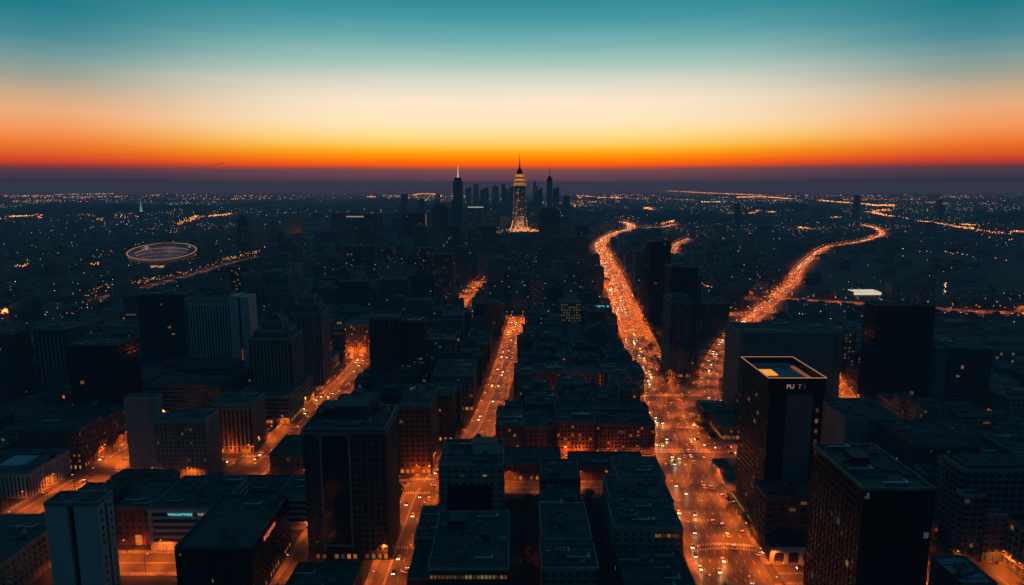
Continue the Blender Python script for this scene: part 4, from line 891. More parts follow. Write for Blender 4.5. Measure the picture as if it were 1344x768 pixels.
CLM = mat('cloud_sliver', (.12, .08, .09), 1, .2, .01)
cloud(291, 214.6, 150, 26, 1); cloud(284, 215.6, 90, 18, 2)

def viaduct():
    t = empty('viaduct', (0, 1239, 0), 'long pale rail viaduct crossing behind the rooftops between the two streets', 'viaduct')
    b = MB(); b.box(-118, 140, 0, 9, 8.5, 10); b.build('deck', W['concrete'], t)
    b = MB(); b.box(-118, 140, -.3, 0, 10.002, 11.2); b.build('parapet', W['pale'], t)
    for k in range(14):
        b = MB(); x = -112 + k * 19; b.box(x - 1.1, x + 1.1, 2, 7, 0, 8.5); b.build('pier', W['concrete'], t)
viaduct()

def bright_store():
    B = H('store', 'white lit store', 'low store with dazzling white lit roof sign beside the park edge road', 'store', 'pale', [(604, 652, 1196, 1226, 0, 9, 'ribbon')], lit=.9, litm=LIT[1], units=3)
    b = MB(); b.box(-24, 24, -1, -.2, 4.5, 9.5); b.box(-22, 22, 3, 26, 8.8, 10.2); B.part('lit_fascia', b, glow('store_white', (1, .86, .62), 1.6, var=.3)); B.finish()
bright_store()
# ------------------------------------------------------------------ the rest of the near city: every block a thing of its own
def free(x0, x1, y0, y1, pad=1.0):
    for h in HERO:
        if x0 < h[1] + pad and x1 > h[0] - pad and y0 < h[3] + pad and y1 > h[2] - pad: return False
    mx, my = (x0 + x1) / 2, (y0 + y1) / 2
    for s in STREETS:
        m = s[2] + 4.2
        for qx, qy in ((x0, y0), (x1, y0), (x0, y1), (x1, y1), (mx, my), (mx, y0), (mx, y1), (x0, my), (x1, my)):
            if seg_dist(qx, qy, s[1]) < m: return False
    if x1 > 122 and x0 < 205 and y1 > 470 and y0 < 690 and mx < 150 + (my - 470) * .24: return False
    return True
used = set(); SPOTS = [h for h in HERO]
TONE = {'concrete': 'pale grey', 'grey': 'grey', 'brick': 'brown brick', 'tan': 'tan', 'dark': 'dark', 'black': 'black', 'blue': 'blue grey', 'pale': 'white'}
STW = {'grid': 'gridded', 'punch': 'plain', 'fins': 'ribbed', 'ribbon': 'banded', 'glass': 'glassy', 'blank': 'blank', 'bands': 'banded'}
def describe(x, y, wall, st, kind, h):
    near = sorted(SPOTS, key=lambda s: math.hypot((s[0] + s[1]) / 2 - x, ((s[2] + s[3]) / 2 - y)))[:6]
    size = 'low' if h < 15 else 'mid height' if h < 28 else 'tall'
    words = f'{size} {TONE[wall]} {STW[st]} {kind}'
    ways = []
    for s in near:
        dx = x - (s[0] + s[1]) / 2; dy = y - (s[2] + s[3]) / 2
        rel = ('behind' if dy > 0 else 'in front of') if abs(dy) > abs(dx) else ('beside' if abs(dx) < 60 else 'some way across from')
        ways.append(f'{words} {rel} the {s[4]}')
    for i in range(len(near)):
        for j in range(i + 1, len(near)): ways.append(f'{words} between the {near[i][4]} and the {near[j][4]}')
    for w in ways:
        if w not in used and len(w.split()) <= 16: used.add(w); return w
    w = ways[0] + ' in the same row'
    used.add(w); return w
rg = random.Random(5); NG = 0
OPEN = [(p.x / p.y, p.y) for i in (1, 2, 3, 4, 9, 12) for p, d in resample(STREETS[i][1], 9) if p.y < 1000] + [(x / 1190, 1185) for x in range(600, 660, 6)]
def sight(x0, x1, y0, y1):                      # tallest block that still leaves the street behind it in view
    lim = 999
    for an, yr in OPEN:
        if yr > y1 and min(x0 / y0, x0 / y1) - .004 < an < max(x1 / y0, x1 / y1) + .004: lim = min(lim, CAMH * (1 - y1 / (yr + 2)))
    return lim
def fill_building(x0, x1, y0, y1, h, zone):
    global NG
    h = min(h, sight(x0, x1, y0, y1))
    if h < 5: return False
    wall = rg.choice(['concrete', 'grey', 'grey', 'brick', 'brick', 'tan', 'dark', 'dark', 'blue'])
    st = rg.choice(['grid', 'punch', 'punch', 'ribbon', 'fins', 'glass'] if h > 16 else ['punch', 'ribbon', 'punch', 'grid'])
    nm, kd = ('row_building', 'row house') if zone == 'row' else (('office_block', 'office') if h > 22 else rg.choice((('low_block', 'building'), ('workshop', 'workshop'), ('apartment_block', 'flats'))))
    cx, cy = (x0 + x1) / 2, (y0 + y1) / 2
    B = Building(nm, describe(cx, cy, wall, st, kd, h), kd, cx, y0, wall, 'blocks of the inner city', lit=rg.choice((.01, .03, .06, .12)), litm=rg.choice((None, None, LITO, LIT[0])), bay=rg.uniform(3.2, 4.6), seed=NG)
    B.block(x0, x1, y0, y1, 0, h, st, shop=(cy < 620 and rg.random() < .35))
    if rg.random() < .55 and x1 - x0 > 16 and y1 - y0 > 16:
        a = rg.uniform(.1, .5); B.penthouse(x0 + (x1 - x0) * a, x0 + (x1 - x0) * (a + .35), y0 + (y1 - y0) * .35, y0 + (y1 - y0) * .7, h - .36, rg.uniform(2.8, 5))
    B.units(rg.randint(3, 8) if cy < 650 else rg.randint(1, 3)); B.finish(); NG += 1
    HERO.append((x0, x1, y0, y1, 'x'))
    return True
def fill_zone(xa, xb, ya, yb, wr, dr, hr, zone, skip=0.08, gap=3.0, limit=400):
    global NG
    y = ya
    while y < yb:
        d = rg.uniform(*dr); x = xa + rg.uniform(0, 8)
        while x < xb and NG < limit:
            w = rg.uniform(*wr); ok = False
            for k in (1, .7, .48):
                for oy in (0, d * (1 - k)):
                    x1 = x + w * k; y0 = y + oy; y1 = y0 + d * k
                    m = abs((x + x1) / 2)
                    if y0 > 290 and m < .765 * y1 + 20 and free(x, x1, y0, y1) and rg.random() > skip:
                        h = rg.uniform(*hr); h = h * (1.5 if rg.random() < .08 else 1)
                        fill_building(x, x1, y0, y1, h, zone); ok = True; x = x1 + rg.uniform(.6, gap); break
                if ok: break
            if not ok: x += 7
        y += d + rg.uniform(.8, gap)
fill_zone(5, 125, 534, 990, (14, 30), (17, 30), (17, 27), 'row', .04, 1.6)
fill_zone(-58, 4, 500, 1000, (16, 30), (20, 34), (17, 34), 'row', .05, 2)
fill_zone(-165, -50, 390, 1000, (20, 36), (24, 38), (14, 34), 'mid', .06, 4)
fill_zone(-300, -190, 330, 760, (20, 34), (22, 36), (10, 24), 'mid', .08, 5)
fill_zone(-620, -300, 330, 960, (26, 48), (26, 44), (8, 24), 'out', .22, 9)
fill_zone(-300, -165, 700, 960, (22, 40), (26, 40), (12, 30), 'mid', .1, 6)
fill_zone(140, 330, 290, 560, (18, 34), (20, 34), (12, 30), 'mid', .08, 4)
fill_zone(300, 640, 400, 900, (26, 46), (26, 42), (8, 22), 'out', .2, 10)
fill_zone(150, 330, 640, 990, (18, 32), (22, 36), (16, 40), 'mid', .1, 4)
ntow = 0
for _ in range(900):                                # scattered mid and high rise towers out to the skyline
    if ntow >= 44: break
    y0 = rg.uniform(960, 2050); x0 = rg.gauss(-.17, .15) * y0 if rg.random() < .8 else rg.uniform(-.6, .6) * y0
    w = rg.uniform(20, 34) * (1 + (y0 - 960) / 2600); d = rg.uniform(20, 30); h = rg.uniform(38, 82) * (1 + (y0 - 960) / 3500)
    if not free(x0, x0 + w, y0, y0 + d, 6) or abs(x0 / y0) > .7 or -.62 < x0 / y0 < -.43 or (x0 > 480 and y0 > 1150) or (y0 < 1190 and (x0 + w) / y0 > .49 and x0 / y0 < .56): continue
    lim = 999
    for i in (0, 1, 16, 17, 18, 20, 21):
        for p, dd in resample(STREETS[i][1], 20):
            if p.y > y0 + d and x0 / y0 - .006 < p.x / p.y < (x0 + w) / y0 + .006: lim = min(lim, CAMH * (1 - (y0 + d) / p.y))
    if lim < h or any(y0 < s_[2] and x0 / y0 < s_[1] / s_[2] and (x0 + w) / y0 > s_[0] / s_[2] and h > CAMH - (CAMH - .25 * s_[3]) * y0 / s_[2] for s_ in SIGHT): continue
    if -30 / 2900 < (x0 + w) / y0 and x0 / y0 < 90 / 2900 and h > CAMH * (1 - y0 / 2830): continue
    wall = rg.choice(['concrete', 'grey', 'dark', 'blue', 'concrete', 'brick']); st = rg.choice(['grid', 'punch', 'fins', 'glass', 'grid'])
    B = Building(rg.choice(['apartment_tower', 'office_tower']), describe(x0 + w / 2, y0, wall, st, 'tower', h), 'tower', x0 + w / 2, y0, wall, 'towers of the middle distance', lit=rg.choice((.03, .06, .1)), bay=4, fl=3.8, seed=900 + ntow)
    B.block(x0, x0 + w, y0, y0 + d, 0, h, st)
    if rg.random() < .6: B.block(x0 + w * .2, x0 + w * .75, y0 + d * .2, y0 + d * .8, h, h + rg.uniform(4, 12), 'blank')
    B.units(1); B.finish(); HERO.append((x0, x0 + w, y0, y0 + d, 'x')); ntow += 1
print('fill buildings', NG, 'towers', ntow)

# ------------------------------------------------------------------ the far city, one mass
def far_city():
    rn = random.Random(21); b = MB(); y = 1000.0; n = 0
    roads = [s for s in STREETS if max(p[1] for p in s[1]) > 990]
    hills = ((-1150, 5250, 1150, 800), (-2850, 4700, 1000, 620), (1010, 3650, 380, 280), (1950, 4700, 380, 260), (2750, 3350, 600, 380), (820, 4300, 450, 250))
    RP = [(p.x / p.y, p.y, s[2]) for s in roads for p, d in resample(s[1], 18) if p.y > 990] + [(x / 2830, 2830, 12) for x in (-40, -20, 0, 20, 40, 60, 80, 100)] + [(x / 1190, 1190, 1) for x in range(600, 660, 6)]
    while y < 11000:
        step = 26 + (y - 1000) * .016; x = -.79 * y - 40
        while x < .79 * y + 40:
            w = step * rn.uniform(.55, .95); d = step * rn.uniform(.5, .9)
            cx, cy = x + w / 2, y + d / 2
            park = (cx > 480 and 1200 < cy < 2000 and cx > cy * .36 + 60 and rn.random() < .88) or (150 + .1 * cy < cx < .25 * cy + 100 and 2600 < cy < 3500 and rn.random() < .8) or (-.62 * cy < cx < -.42 * cy and 1550 < cy < 1750 and rn.random() < .6)
            if not park and rn.random() > .16 and not any(abs((cx - h[0]) / h[2]) < 1 and ((cx - h[0]) / h[2]) ** 2 + ((cy - h[1]) / h[3]) ** 2 < 1 for h in hills):
                if not any(x < h[1] + 2 and x + w > h[0] - 2 and y < h[3] + 2 and y + d > h[2] - 2 for h in HERO) and (cy > 5300 or all(seg_dist(cx, cy, s[1]) > s[2] + w * .72 for s in roads)):
                    core = math.exp(-((cx + 150) / (430 + .05 * cy)) ** 2) * (1 if cy < 5200 else .2)
                    h = rn.uniform(6, 17) + core * rn.choice((6, 12, 20, 32, 48, 74 if cy > 1300 else 30)) * rn.uniform(.5, 1.1) + (rn.uniform(15, 40) if rn.random() < .03 else 0)
                    mi = rn.randrange(4); lim = 999
                    for an, yr, hw_ in RP:
                        if yr > cy and abs(an - cx / cy) < (w * .5 + 6) / cy: lim = min(lim, CAMH * (1 - (y + d) / (yr - hw_)) * .95)
                    for sx0, sx1, sy, sh_ in SIGHT:
                        if sy > cy + d and sx0 / sy < (x + w) / cy and sx1 / sy > x / cy: lim = min(lim, max(6, CAMH - (CAMH - .38 * sh_) * (y + d) / sy))
                    if lim < 3.5: x += step * .5; continue
                    h = min(h, lim)
                    b.box(x, x + w, y, y + d, 0, h, mi, 4 + rn.randrange(2)); n += 1
                    if cy < 2600: 
                        a = rn.uniform(.1, .5); b.box(x + w * a, x + w * (a + .4), y + d * .3, y + d * .7, h, h + rn.uniform(2, 5), mi, 4)
                        if rn.random() < .5: b.box(x + w * .05, x + w * .95, y + .3, y + 1.2, h, h + 1.2, mi, 4)
            x += step * rn.uniform(.9, 1.25)
        y += step * 1.1
    o = b.build('distant_city', [W['grey'], W['concrete'], W['dark'], W['brick'], ROOF[0], ROOF[1]]); tag(o, 'dark mass of far city blocks reaching to the horizon', 'city', kind='stuff'); print('far', n)
far_city()

def city_lights():
    rn = random.Random(77); b = MB()
    def dot(x, y, z, s, m): b.box(x - s, x + s, y - s, y + s, z - s, z + s, m)
    clus = [(rn.uniform(-.75, .75), 1000 + 9500 * rn.random() ** 1.5, rn.uniform(20, 120)) for _ in range(120)]
    N = 0
    while N < 8200:
        if rn.random() < .58:
            c = rn.choice(clus); y = c[1] + rn.gauss(0, c[2] * (1 + c[1] / 4000)); x = c[0] * c[1] + rn.gauss(0, c[2] * (1 + c[1] / 3000)); m = rn.choice((0, 0, 0, 1, 1, 2))
        else:
            t = rn.random(); y = 900 / (1 - t * .925); x = rn.uniform(-.78, .78) * y; m = rn.choice((0, 0, 1, 1, 2, 2, 3) if y < 3000 else (0, 1, 2, 2, 2, 3))
        if y < 850 or y > 15000 or (y < 2600 and rn.random() < .62): continue
        if x > 480 and 1150 < y < 2000 and x > y * .36 + 60 and rn.random() < .85: continue
        if 0 < y < 1020 and -700 < x < 640 and not free(x - 1, x + 1, y - 1, y + 1, 0): continue
        core = math.exp(-((x + 40) / (300 + .05 * y)) ** 2)
        if y > 2200 and core > .5 and rn.random() < .5: continue
        z = rn.uniform(3, 24) + (rn.uniform(0, 40) * core)
        s = (0.08 + y / 6200) * rn.uniform(.25, 1.0) ** 1.5 * (1 + max(0, y - 4500) / 4500); dot(x, y, z, s, m); N += 1
    for _ in range(3000):                            # the plain out to the horizon
        y = 4200 / (1 - rn.random() * .78); x = rn.uniform(-.78, .78) * y
        if mnoise.noise((x / 900, y / 1500, 3.0)) < -.05 and rn.random() < .8: continue
        dot(x, y, rn.uniform(8, 30) + y / 700, (.3 + y / 8000) * rn.uniform(.25, 1), rn.choice((0, 1, 1, 2, 2, 2, 3)))
    def line(P, n, jx, m, s0=1.0, zz=8, jy=None):
        for _ in range(n):
            t = rn.random() * (len(P) - 1); i = min(int(t), len(P) - 2); f = t - i
            x, y = ground(P[i][0] + (P[i + 1][0] - P[i][0]) * f, P[i][1] + (P[i + 1][1] - P[i][1]) * f)
            x += rn.gauss(0, jx * y / 900); y += rn.gauss(0, (jy if jy is not None else jx) * y / 160)
            dot(x, y, zz + y / 450 + rn.uniform(-3, 3), s0 * (0.2 + y / 5200) * (1 + max(0, y - 2500) / 9000) * rn.uniform(.5, 1.1), rn.choice(m))
    A = (0, 0, 0, 1)
    line([(985, 284), (1000, 278), (1020, 275), (1034, 275)], 150, .8, A); line([(1010, 282), (1018, 281)], 20, 1, A)
    line([(1128, 270), (1150, 273), (1172, 272)], 130, 1.5, A); line([(1172, 272), (1160, 279), (1143, 282), (1160, 286), (1190, 291)], 220, 1.2, A)
    line([(1205, 294), (1230, 297), (1255, 302), (1275, 304)], 130, 1.2, A); line([(1260, 299), (1282, 300)], 40, 2, A); line([(1275, 304), (1300, 310), (1326, 310)], 50, 2, A); line([(1330, 308), (1343, 309)], 45, 1.4, A)
    line([(875, 253), (930, 256), (1000, 259)], 330, 2.2, A, .9, jy=.6); line([(950, 262), (1000, 261), (1042, 264)], 300, 1.6, A, .9, jy=.6); line([(1075, 266), (1122, 270)], 100, 1, A); line([(1078, 277), (1105, 278)], 50, 1.3, A); line([(1090, 289), (1104, 289)], 20, 1, A)
    line([(758, 259), (785, 262), (812, 262)], 90, .8, A); line([(752, 272), (756, 278), (762, 283)], 60, 1.2, A); line([(757, 259), (762, 263)], 20, 1, A)
    line([(846, 277), (852, 276), (858, 281), (870, 284), (882, 288), (890, 291), (880, 295), (868, 298)], 200, .7, A); line([(920, 268), (952, 268)], 40, .5, (1, 2)); line([(1128, 246), (1142, 246)], 24, .4, (3,))
    line([(0, 279), (25, 280), (42, 277), (52, 275)], 90, 1.0, A); line([(14, 288), (40, 287)], 60, .8, (1, 0)); line([(45, 282), (52, 290)], 25, 1.5, A); line([(0, 291), (4, 291)], 10, 1, A)
    line([(236, 298), (250, 291), (264, 286)], 90, 2.2, A); line([(278, 287), (300, 285)], 70, 2.2, A); line([(130, 295), (133, 284)], 25, 1, A); line([(140, 282), (170, 290)], 40, 3, A); line([(135, 247), (180, 246), (230, 247)], 90, .6, (2, 2, 3), .8, jy=.3); line([(70, 258), (150, 257)], 60, .8, (2, 1), .8)
    line([(542, 259), (552, 257), (568, 257), (580, 261)], 140, 1.2, A); line([(548, 270), (560, 265)], 60, 1, A); line([(484, 261), (492, 261)], 30, 1, A); line([(470, 278), (520, 274)], 50, .6, (2, 1))
    line([(346, 330), (354, 328), (366, 332)], 60, 1.6, A); line([(440, 336), (460, 334)], 40, 1, (2, 1)); line([(120, 391), (140, 383), (165, 382), (190, 375), (222, 369), (240, 363)], 60, .8, A, .6); line([(290, 347), (310, 343), (340, 335)], 60, .8, A, .6); line([(120, 352), (140, 355)], 30, 1, A); line([(17, 379), (35, 377)], 26, .5, (3, 2)); line([(0, 417), (20, 417)], 80, .8, A); line([(24, 356), (36, 354)], 20, .8, A)
    line([(505, 392), (520, 388), (525, 397)], 50, 3, A, .7); line([(488, 399), (494, 397)], 20, 1.5, A, .7); line([(700, 270), (712, 268)], 30, 3, A)
    line([(1238, 392), (1240, 380)], 20, .5, (1,), .8, jy=.2); line([(1048, 303), (1062, 304)], 30, 1, (1, 0)); line([(1200, 334), (1300, 344)], 16, 6, A); line([(1320, 320), (1344, 318)], 12, 4, A); line([(1318, 455), (1342, 452)], 40, 1.5, A, .7); line([(908, 384), (930, 382)], 40, 1.2, A, .7)
    o = b.build('city_lights', DOT); tag(o, 'countless small orange and white lights scattered over the far city', 'lights', kind='stuff')
city_lights()

# ------------------------------------------------------------------ trees
def tree_meshes(seed, r, h):
    rn = random.Random(seed); t = MB(); t.tube((0, 0, 0), (0.1, 0, h * .4), .28, .18, 7)
    for k in range(5):
        a = k * 1.26 + rn.random(); t.tube((0.1, 0, h * rn.uniform(.3, .42)), (r * .6 * math.cos(a), r * .6 * math.sin(a), h * rn.uniform(.55, .8)), .12, .04, 5)
    c = MB(); cl = [(Vector((rn.gauss(0, r * .42), rn.gauss(0, r * .42), h * rn.uniform(.45, .92))), rn.uniform(.25, .5) * r) for _ in range(13)]
    for p, q in cl:
        mi = rn.randrange(2)
        for _ in range(60):
            d = Vector((rn.gauss(0, 1), rn.gauss(0, 1), rn.gauss(0, .8))).normalized() * q * rn.uniform(.5, 1.05)
            a = Vector((rn.gauss(0, 1), rn.gauss(0, 1), rn.gauss(0, 1))).normalized(); u = a.orthogonal().normalized() * rn.uniform(.25, .5); w = a.cross(u).normalized() * rn.uniform(.2, .4); m = p + d
            c.quad(tuple(m - u), tuple(m + w * .6), tuple(m + u), tuple(m - w * .6), mi)
    return t.mesh('trunk', [BARK]), c.mesh('crown', LEAF)
TM = [tree_meshes(1, 3.2, 8), tree_meshes(2, 4.0, 9.5), tree_meshes(3, 2.7, 7)]
rt = random.Random(31)
def tree(x, y, label, group, s=None, z=0.0):
    t = empty('street_tree', (x, y, z), label, 'tree', group, rt.uniform(0, 6.28)); m = rt.choice(TM); s = s or rt.uniform(.8, 1.25); t.scale = (s, s, s * rt.uniform(.9, 1.15))
    link('trunk', m[0], t); link('crown', m[1], t)
av = STREETS[0]
for p, d in resample(av[1], 11.0):
    n = Vector((d.y, -d.x, 0))
    if 690 < p.y < 1010 and rt.random() < .8:
        q = p + n * (av[2] + rt.uniform(2, 5)); tree(q.x, q.y, 'leafy street tree on the avenue pavement before the wedge towers', 'avenue trees')
    if 660 < p.y < 840 and rt.random() < .6:
        q = p + n * (av[2] - 7 + rt.uniform(-1, 1)); tree(q.x, q.y, 'leafy tree on the planted strip between avenue lanes', 'avenue median trees', .85)
for k in range(9): tree(-44 + rt.uniform(-4, 3) , 508 + k * 4 + rt.uniform(-2, 2), 'green tree in the small square beside the straight street', 'square trees')
for k in range(7): tree(-72.5 + rt.uniform(-1, 1), 384 + k * 6, 'dark green tree on the verge of the straight street by the corner tower', 'verge trees')
for k in range(12): tree(rt.uniform(1, 12), rt.uniform(300, 420), 'dark tree in the courtyard beside the long roof', 'courtyard trees')
for k in range(10): tree(rt.uniform(43.5, 51.5), rt.uniform(300, 424), 'dark tree in the narrow yard behind the avenue offices', 'yard trees', .8)
for k in range(9): tree(137.5 + rt.uniform(-.7, 1.3), 366 + k * 5.2, 'small clipped tree on the lawn strip by the letter sign tower', 'lawn strip trees', .6)
for k in range(7): tree(158 + rt.uniform(-3, 3), 512 + k * 7, 'dark bushy tree beside the corner restaurant', 'restaurant trees', .8)
for k in range(8): tree(rt.uniform(-420, -365), rt.uniform(575, 600), 'tree on the lit green behind the plain black tower', 'green trees')
for k in range(9): tree(rt.uniform(283, 286), rt.uniform(525, 610), 'tree along the fiery street behind the wide blank slab', 'slab street trees')
for k in range(6): tree(-196 + rt.uniform(-2, 2), 520 + k * 6, 'street tree beside the stone courthouse', 'courthouse trees', .7)
b = MB(); b.box(139.5, 142.8, 366, 421, 0, .45); lw = b.build('lawn_strip', GRASS); tag(lw, 'narrow dark lawn beside the letter sign tower, edged with a yellow light line', 'lawn', kind='stuff')
b = MB(); b.box(142.81, 143.1, 366, 421, .0, .7); o = b.build('light_line', glow('yellow_line', (1, .75, .12), .35)); tag(o, 'thin yellow light line along the lawn by the letter sign tower', 'light line')

# ------------------------------------------------------------------ street lamps (lamp glass glows, a real lamp shines under each head)
SOD = (1.0, 0.16, 0.011)
HEADG = glow('lamp_glass', (1, 0.34, 0.06), 7.0); HEADF = [glow('far_lamp_orange', (1, 0.24, 0.03), 2.6), glow('far_lamp_amber', (1, 0.42, 0.1), 3.0)]
pm = MB(); pm.cyl(0, 0, 0, 9, .13, .08, 8); pm.cyl(0, 0, 0, .7, .24, .2, 8); pm.tube((0, 0, 8.9), (0, -2.4, 9.5), .07, .05, 6); POLE = pm.mesh('pole', [METALD])
hm = MB(); hm.hexa([(-.22, -3.4, 9.42), (.22, -3.4, 9.42), (.22, -2.3, 9.42), (-.22, -2.3, 9.42), (-.16, -3.3, 9.62), (.16, -3.3, 9.62), (.16, -2.3, 9.66), (-.16, -2.3, 9.66)]); HEAD = hm.mesh('lamp_head', [METALD])
gm = MB(); gm.box(-.2, .2, -3.3, -2.4, 9.26, 9.415); GLOB = gm.mesh('lamp_glass', [HEADG])
fm = MB(); fm.cyl(0, 0, 0, 9, .2, .12, 5, 0); fm.box(-.5, .5, -2.6, -1.6, 9, 9.6, 1); FARL = fm.mesh('street_lamp', [METALD, HEADG])
POWER = 15000.0
def spot(e, color=SOD, size=150):
    k = (round(e), size, color)
    if k not in SPOTD:
        d = bpy.data.lights.new('lamp_light', 'SPOT'); d.energy = e; d.color = color; d.spot_size = R(size); d.spot_blend = .7; d.shadow_soft_size = .35; SPOTD[k] = d
    return SPOTD[k]
SPOTD = {}; nl = 0; lampstuff = MB(); cand = []
for i, (nm, pts, hw, lanes, sp_, pw_, wd) in enumerate(STREETS):
    for k, (p, d) in enumerate(resample(pts, sp_)):
        n = Vector((d.y, -d.x, 0))
        if abs(p.x) > .78 * p.y + 20 or p.y < 235: continue
        for sgn in (-1, 1):
            if hw < 8 and (k + (sgn > 0)) % 2: continue
            q = p + n * sgn * (hw + .6)
            if on_other(q.x, q.y, i, .6): q = p + n * sgn * (hw + .6) + d * 8
            if on_other(q.x, q.y, i, .6): continue
            cand.append((q.y, q, n * -sgn, pw_, wd, hw))
        if i == 0 and p.y < 2500: cand.append((p.y, p + n * .1, n * (1 if k % 2 else -1), 1.0, 'the row added to brighten mid avenue', hw))  # median lamp row added to spread light over the dark centre lanes
for x, y in ((150, 520), (158, 545), (166, 580), (152, 575), (166, 610), (178, 640), (144, 545)): cand.append((y, Vector((x, y, 0)), Vector((-1, 0, 0)), .55, 'the open plaza', 14))
cand.sort(key=lambda c: c[0])
for y, q, n, pw_, wd, hw in cand:
    rz = math.atan2(n.y, n.x) + math.pi / 2
    if nl < 300:
        t = empty('street_lamp', tuple(q), f'tall street lamp with orange head along {wd}', 'street lamp', f'lamps along {wd}', rz)
        link('pole', POLE, t); link('lamp_head', HEAD, t); link('lamp_glass', GLOB, t)
    else:
        m = len(lampstuff.v); c_, s_ = math.cos(rz), math.sin(rz)
        g = (1 + max(0, q.y - 900) / 2600) * random.uniform(.6, 1.1)
        for v in FARL.vertices: lampstuff.v.append((q.x + (v.co.x * c_ - v.co.y * s_) * g, q.y + (v.co.x * s_ + v.co.y * c_) * g, v.co.z))
        for pl in FARL.polygons: lampstuff.f.append(tuple(m + j for j in pl.vertices)); lampstuff.m.append(pl.material_index + (pl.material_index and nl % 4 == 0))
    nl += 1
    e = POWER * pw_ * (1.1 if hw > 15 else 1.0) * random.uniform(.75, 1.3) * (1 if q.y < 900 else 2.4)
    if q.y < 3700:
        far = q.y > 900
        L_ = link('lamp_light', spot(round(e / 400) * 400), None, (q.x + n.x * 3, q.y + n.y * 3, 9.1 if not far else 12))
o = lampstuff.build('street_lamp', [METALD] + HEADF); tag(o, 'distant orange street lamps strung along the far roads', 'street lamps', kind='stuff')
print('lamps', nl)
# courtyard wall lamps that make the brick rows glow
for x, y, z, e in ((40, 480.5, 5, 5000), (52, 480.5, 5, 4000), (75, 480.5, 5, 2600), (30, 614, 4, 6000), (42, 612, 3.5, 7000), (58, 613, 4, 6000), (76, 613, 4, 3000), (-208, 484, 4, 3500), (-222, 484, 4, 2500), (-178, 788, 4, 8000), (-190, 788, 4, 6000), (-206, 352, 3, 1500), (-67, 447, 4, 2500), (-58, 447.5, 4, 2500),
                   (160, 1310, 5, 16000), (180, 1310, 5, 16000), (-695, 2262, 6, 60000), (9, 340, 5, 700), (10, 300, 4, 900), (-142, 628, 4, 900), (-398, 588, 6, 1500)):
    d = bpy.data.lights.new('wall_light', 'POINT'); d.energy = e * .8; d.color = SOD; d.shadow_soft_size = .3; link('wall_light', d, None, (x, y, z))

# ------------------------------------------------------------------ cars
CARCOL = {'white': (.7, .7, .68), 'silver': (.35, .36, .37), 'black': (.015, .015, .017), 'red': (.3, .02, .015), 'blue': (.03, .06, .2), 'grey': (.12, .12, .125)}
CARM = {k: mat('car_paint_' + k, v, .3, .08, .5, spec=.5) for k, v in CARCOL.items()}
RUB = mat('tyre_rubber', (.02, .02, .02), .9, .2, 2); HLG = glow('headlamp', (1, .7, .36), 16.0); TLG = glow('tail_lamp', (1, .05, .02), 4.0); 
def car_body(k):
    b = MB(); prof = [(-2.2, .45), (-2.25, .8), (-2.1, 1.0), (-1.2, 1.02), (1.0, .98), (2.0, .82), (2.2, .6), (2.2, .42)]
    L_ = [(x, -.86, z) for x, z in prof]; Rr = [(x, .86, z) for x, z in prof]; n = len(prof)
    b.v = L_ + Rr; b.f = [tuple(range(n)), tuple(range(2 * n - 1, n - 1, -1))] + [(i, (i + 1) % n + 0, (i + 1) % n + n, i + n)[::-1] for i in range(n)]; b.m = [0] * (n + 2)
    b.hexa([(-1.3, -.62, 1.4), (.25, -.62, 1.4), (.25, .62, 1.4), (-1.3, .62, 1.4), (-1.2, -.58, 1.47), (.15, -.58, 1.47), (.15, .58, 1.47), (-1.2, .58, 1.47)])
    return b.mesh('body', [CARM[k]])
CB = {k: car_body(k) for k in CARM}
b = MB(); b.hexa([(-1.85, -.78, .99), (1.0, -.78, .96), (1.0, .78, .96), (-1.85, .78, .99), (-1.3, -.62, 1.42), (.25, -.62, 1.42), (.25, .62, 1.42), (-1.3, .62, 1.42)]); CG = b.mesh('windows', [GLASS])
b = MB(); b.loft([[(.33 * math.cos(6.2832 * j / 14), y, .33 * math.sin(6.2832 * j / 14)) for j in range(14)] for y in (-.1, .1)]); CW = b.mesh('wheel', [RUB])
b = MB(); b.box(-.04, .06, -.22, .22, -.1, .1); CHL = b.mesh('headlight', [HLG]); CTL = b.mesh('tail_light', [TLG])
b = MB()
def merged(k):
    b = MB()
    for me, off, mi in ((CB[k], (0, 0, 0), 0), (CG, (0, 0, 0), 1), *[(CW, (x, y, .33), 2) for x in (-1.35, 1.35) for y in (-.8, .8)], *[(CHL, (2.2, y, .66), 3) for y in (-.6, .6)], *[(CTL, (-2.25, y, .78), 4) for y in (-.62, .62)]):
        m = len(b.v); b.v += [(v.co.x + off[0], v.co.y + off[1], v.co.z + off[2]) for v in me.vertices]
        for p in me.polygons: b.f.append(tuple(m + j for j in p.vertices)); b.m.append(mi)
    return b.mesh('car', [CARM[k], GLASS, RUB, HLG, TLG])
CM = {k: merged(k) for k in CARM}
rc = random.Random(9); ncar = 0
HB = {}
def beam(e):
    if e not in HB:
        d = bpy.data.lights.new('headlight_beam', 'SPOT'); d.energy = e; d.color = (1, .6, .28); d.spot_size = R(44); d.spot_blend = .8; d.shadow_soft_size = .1; HB[e] = d
    return HB[e]
CARBOX = []
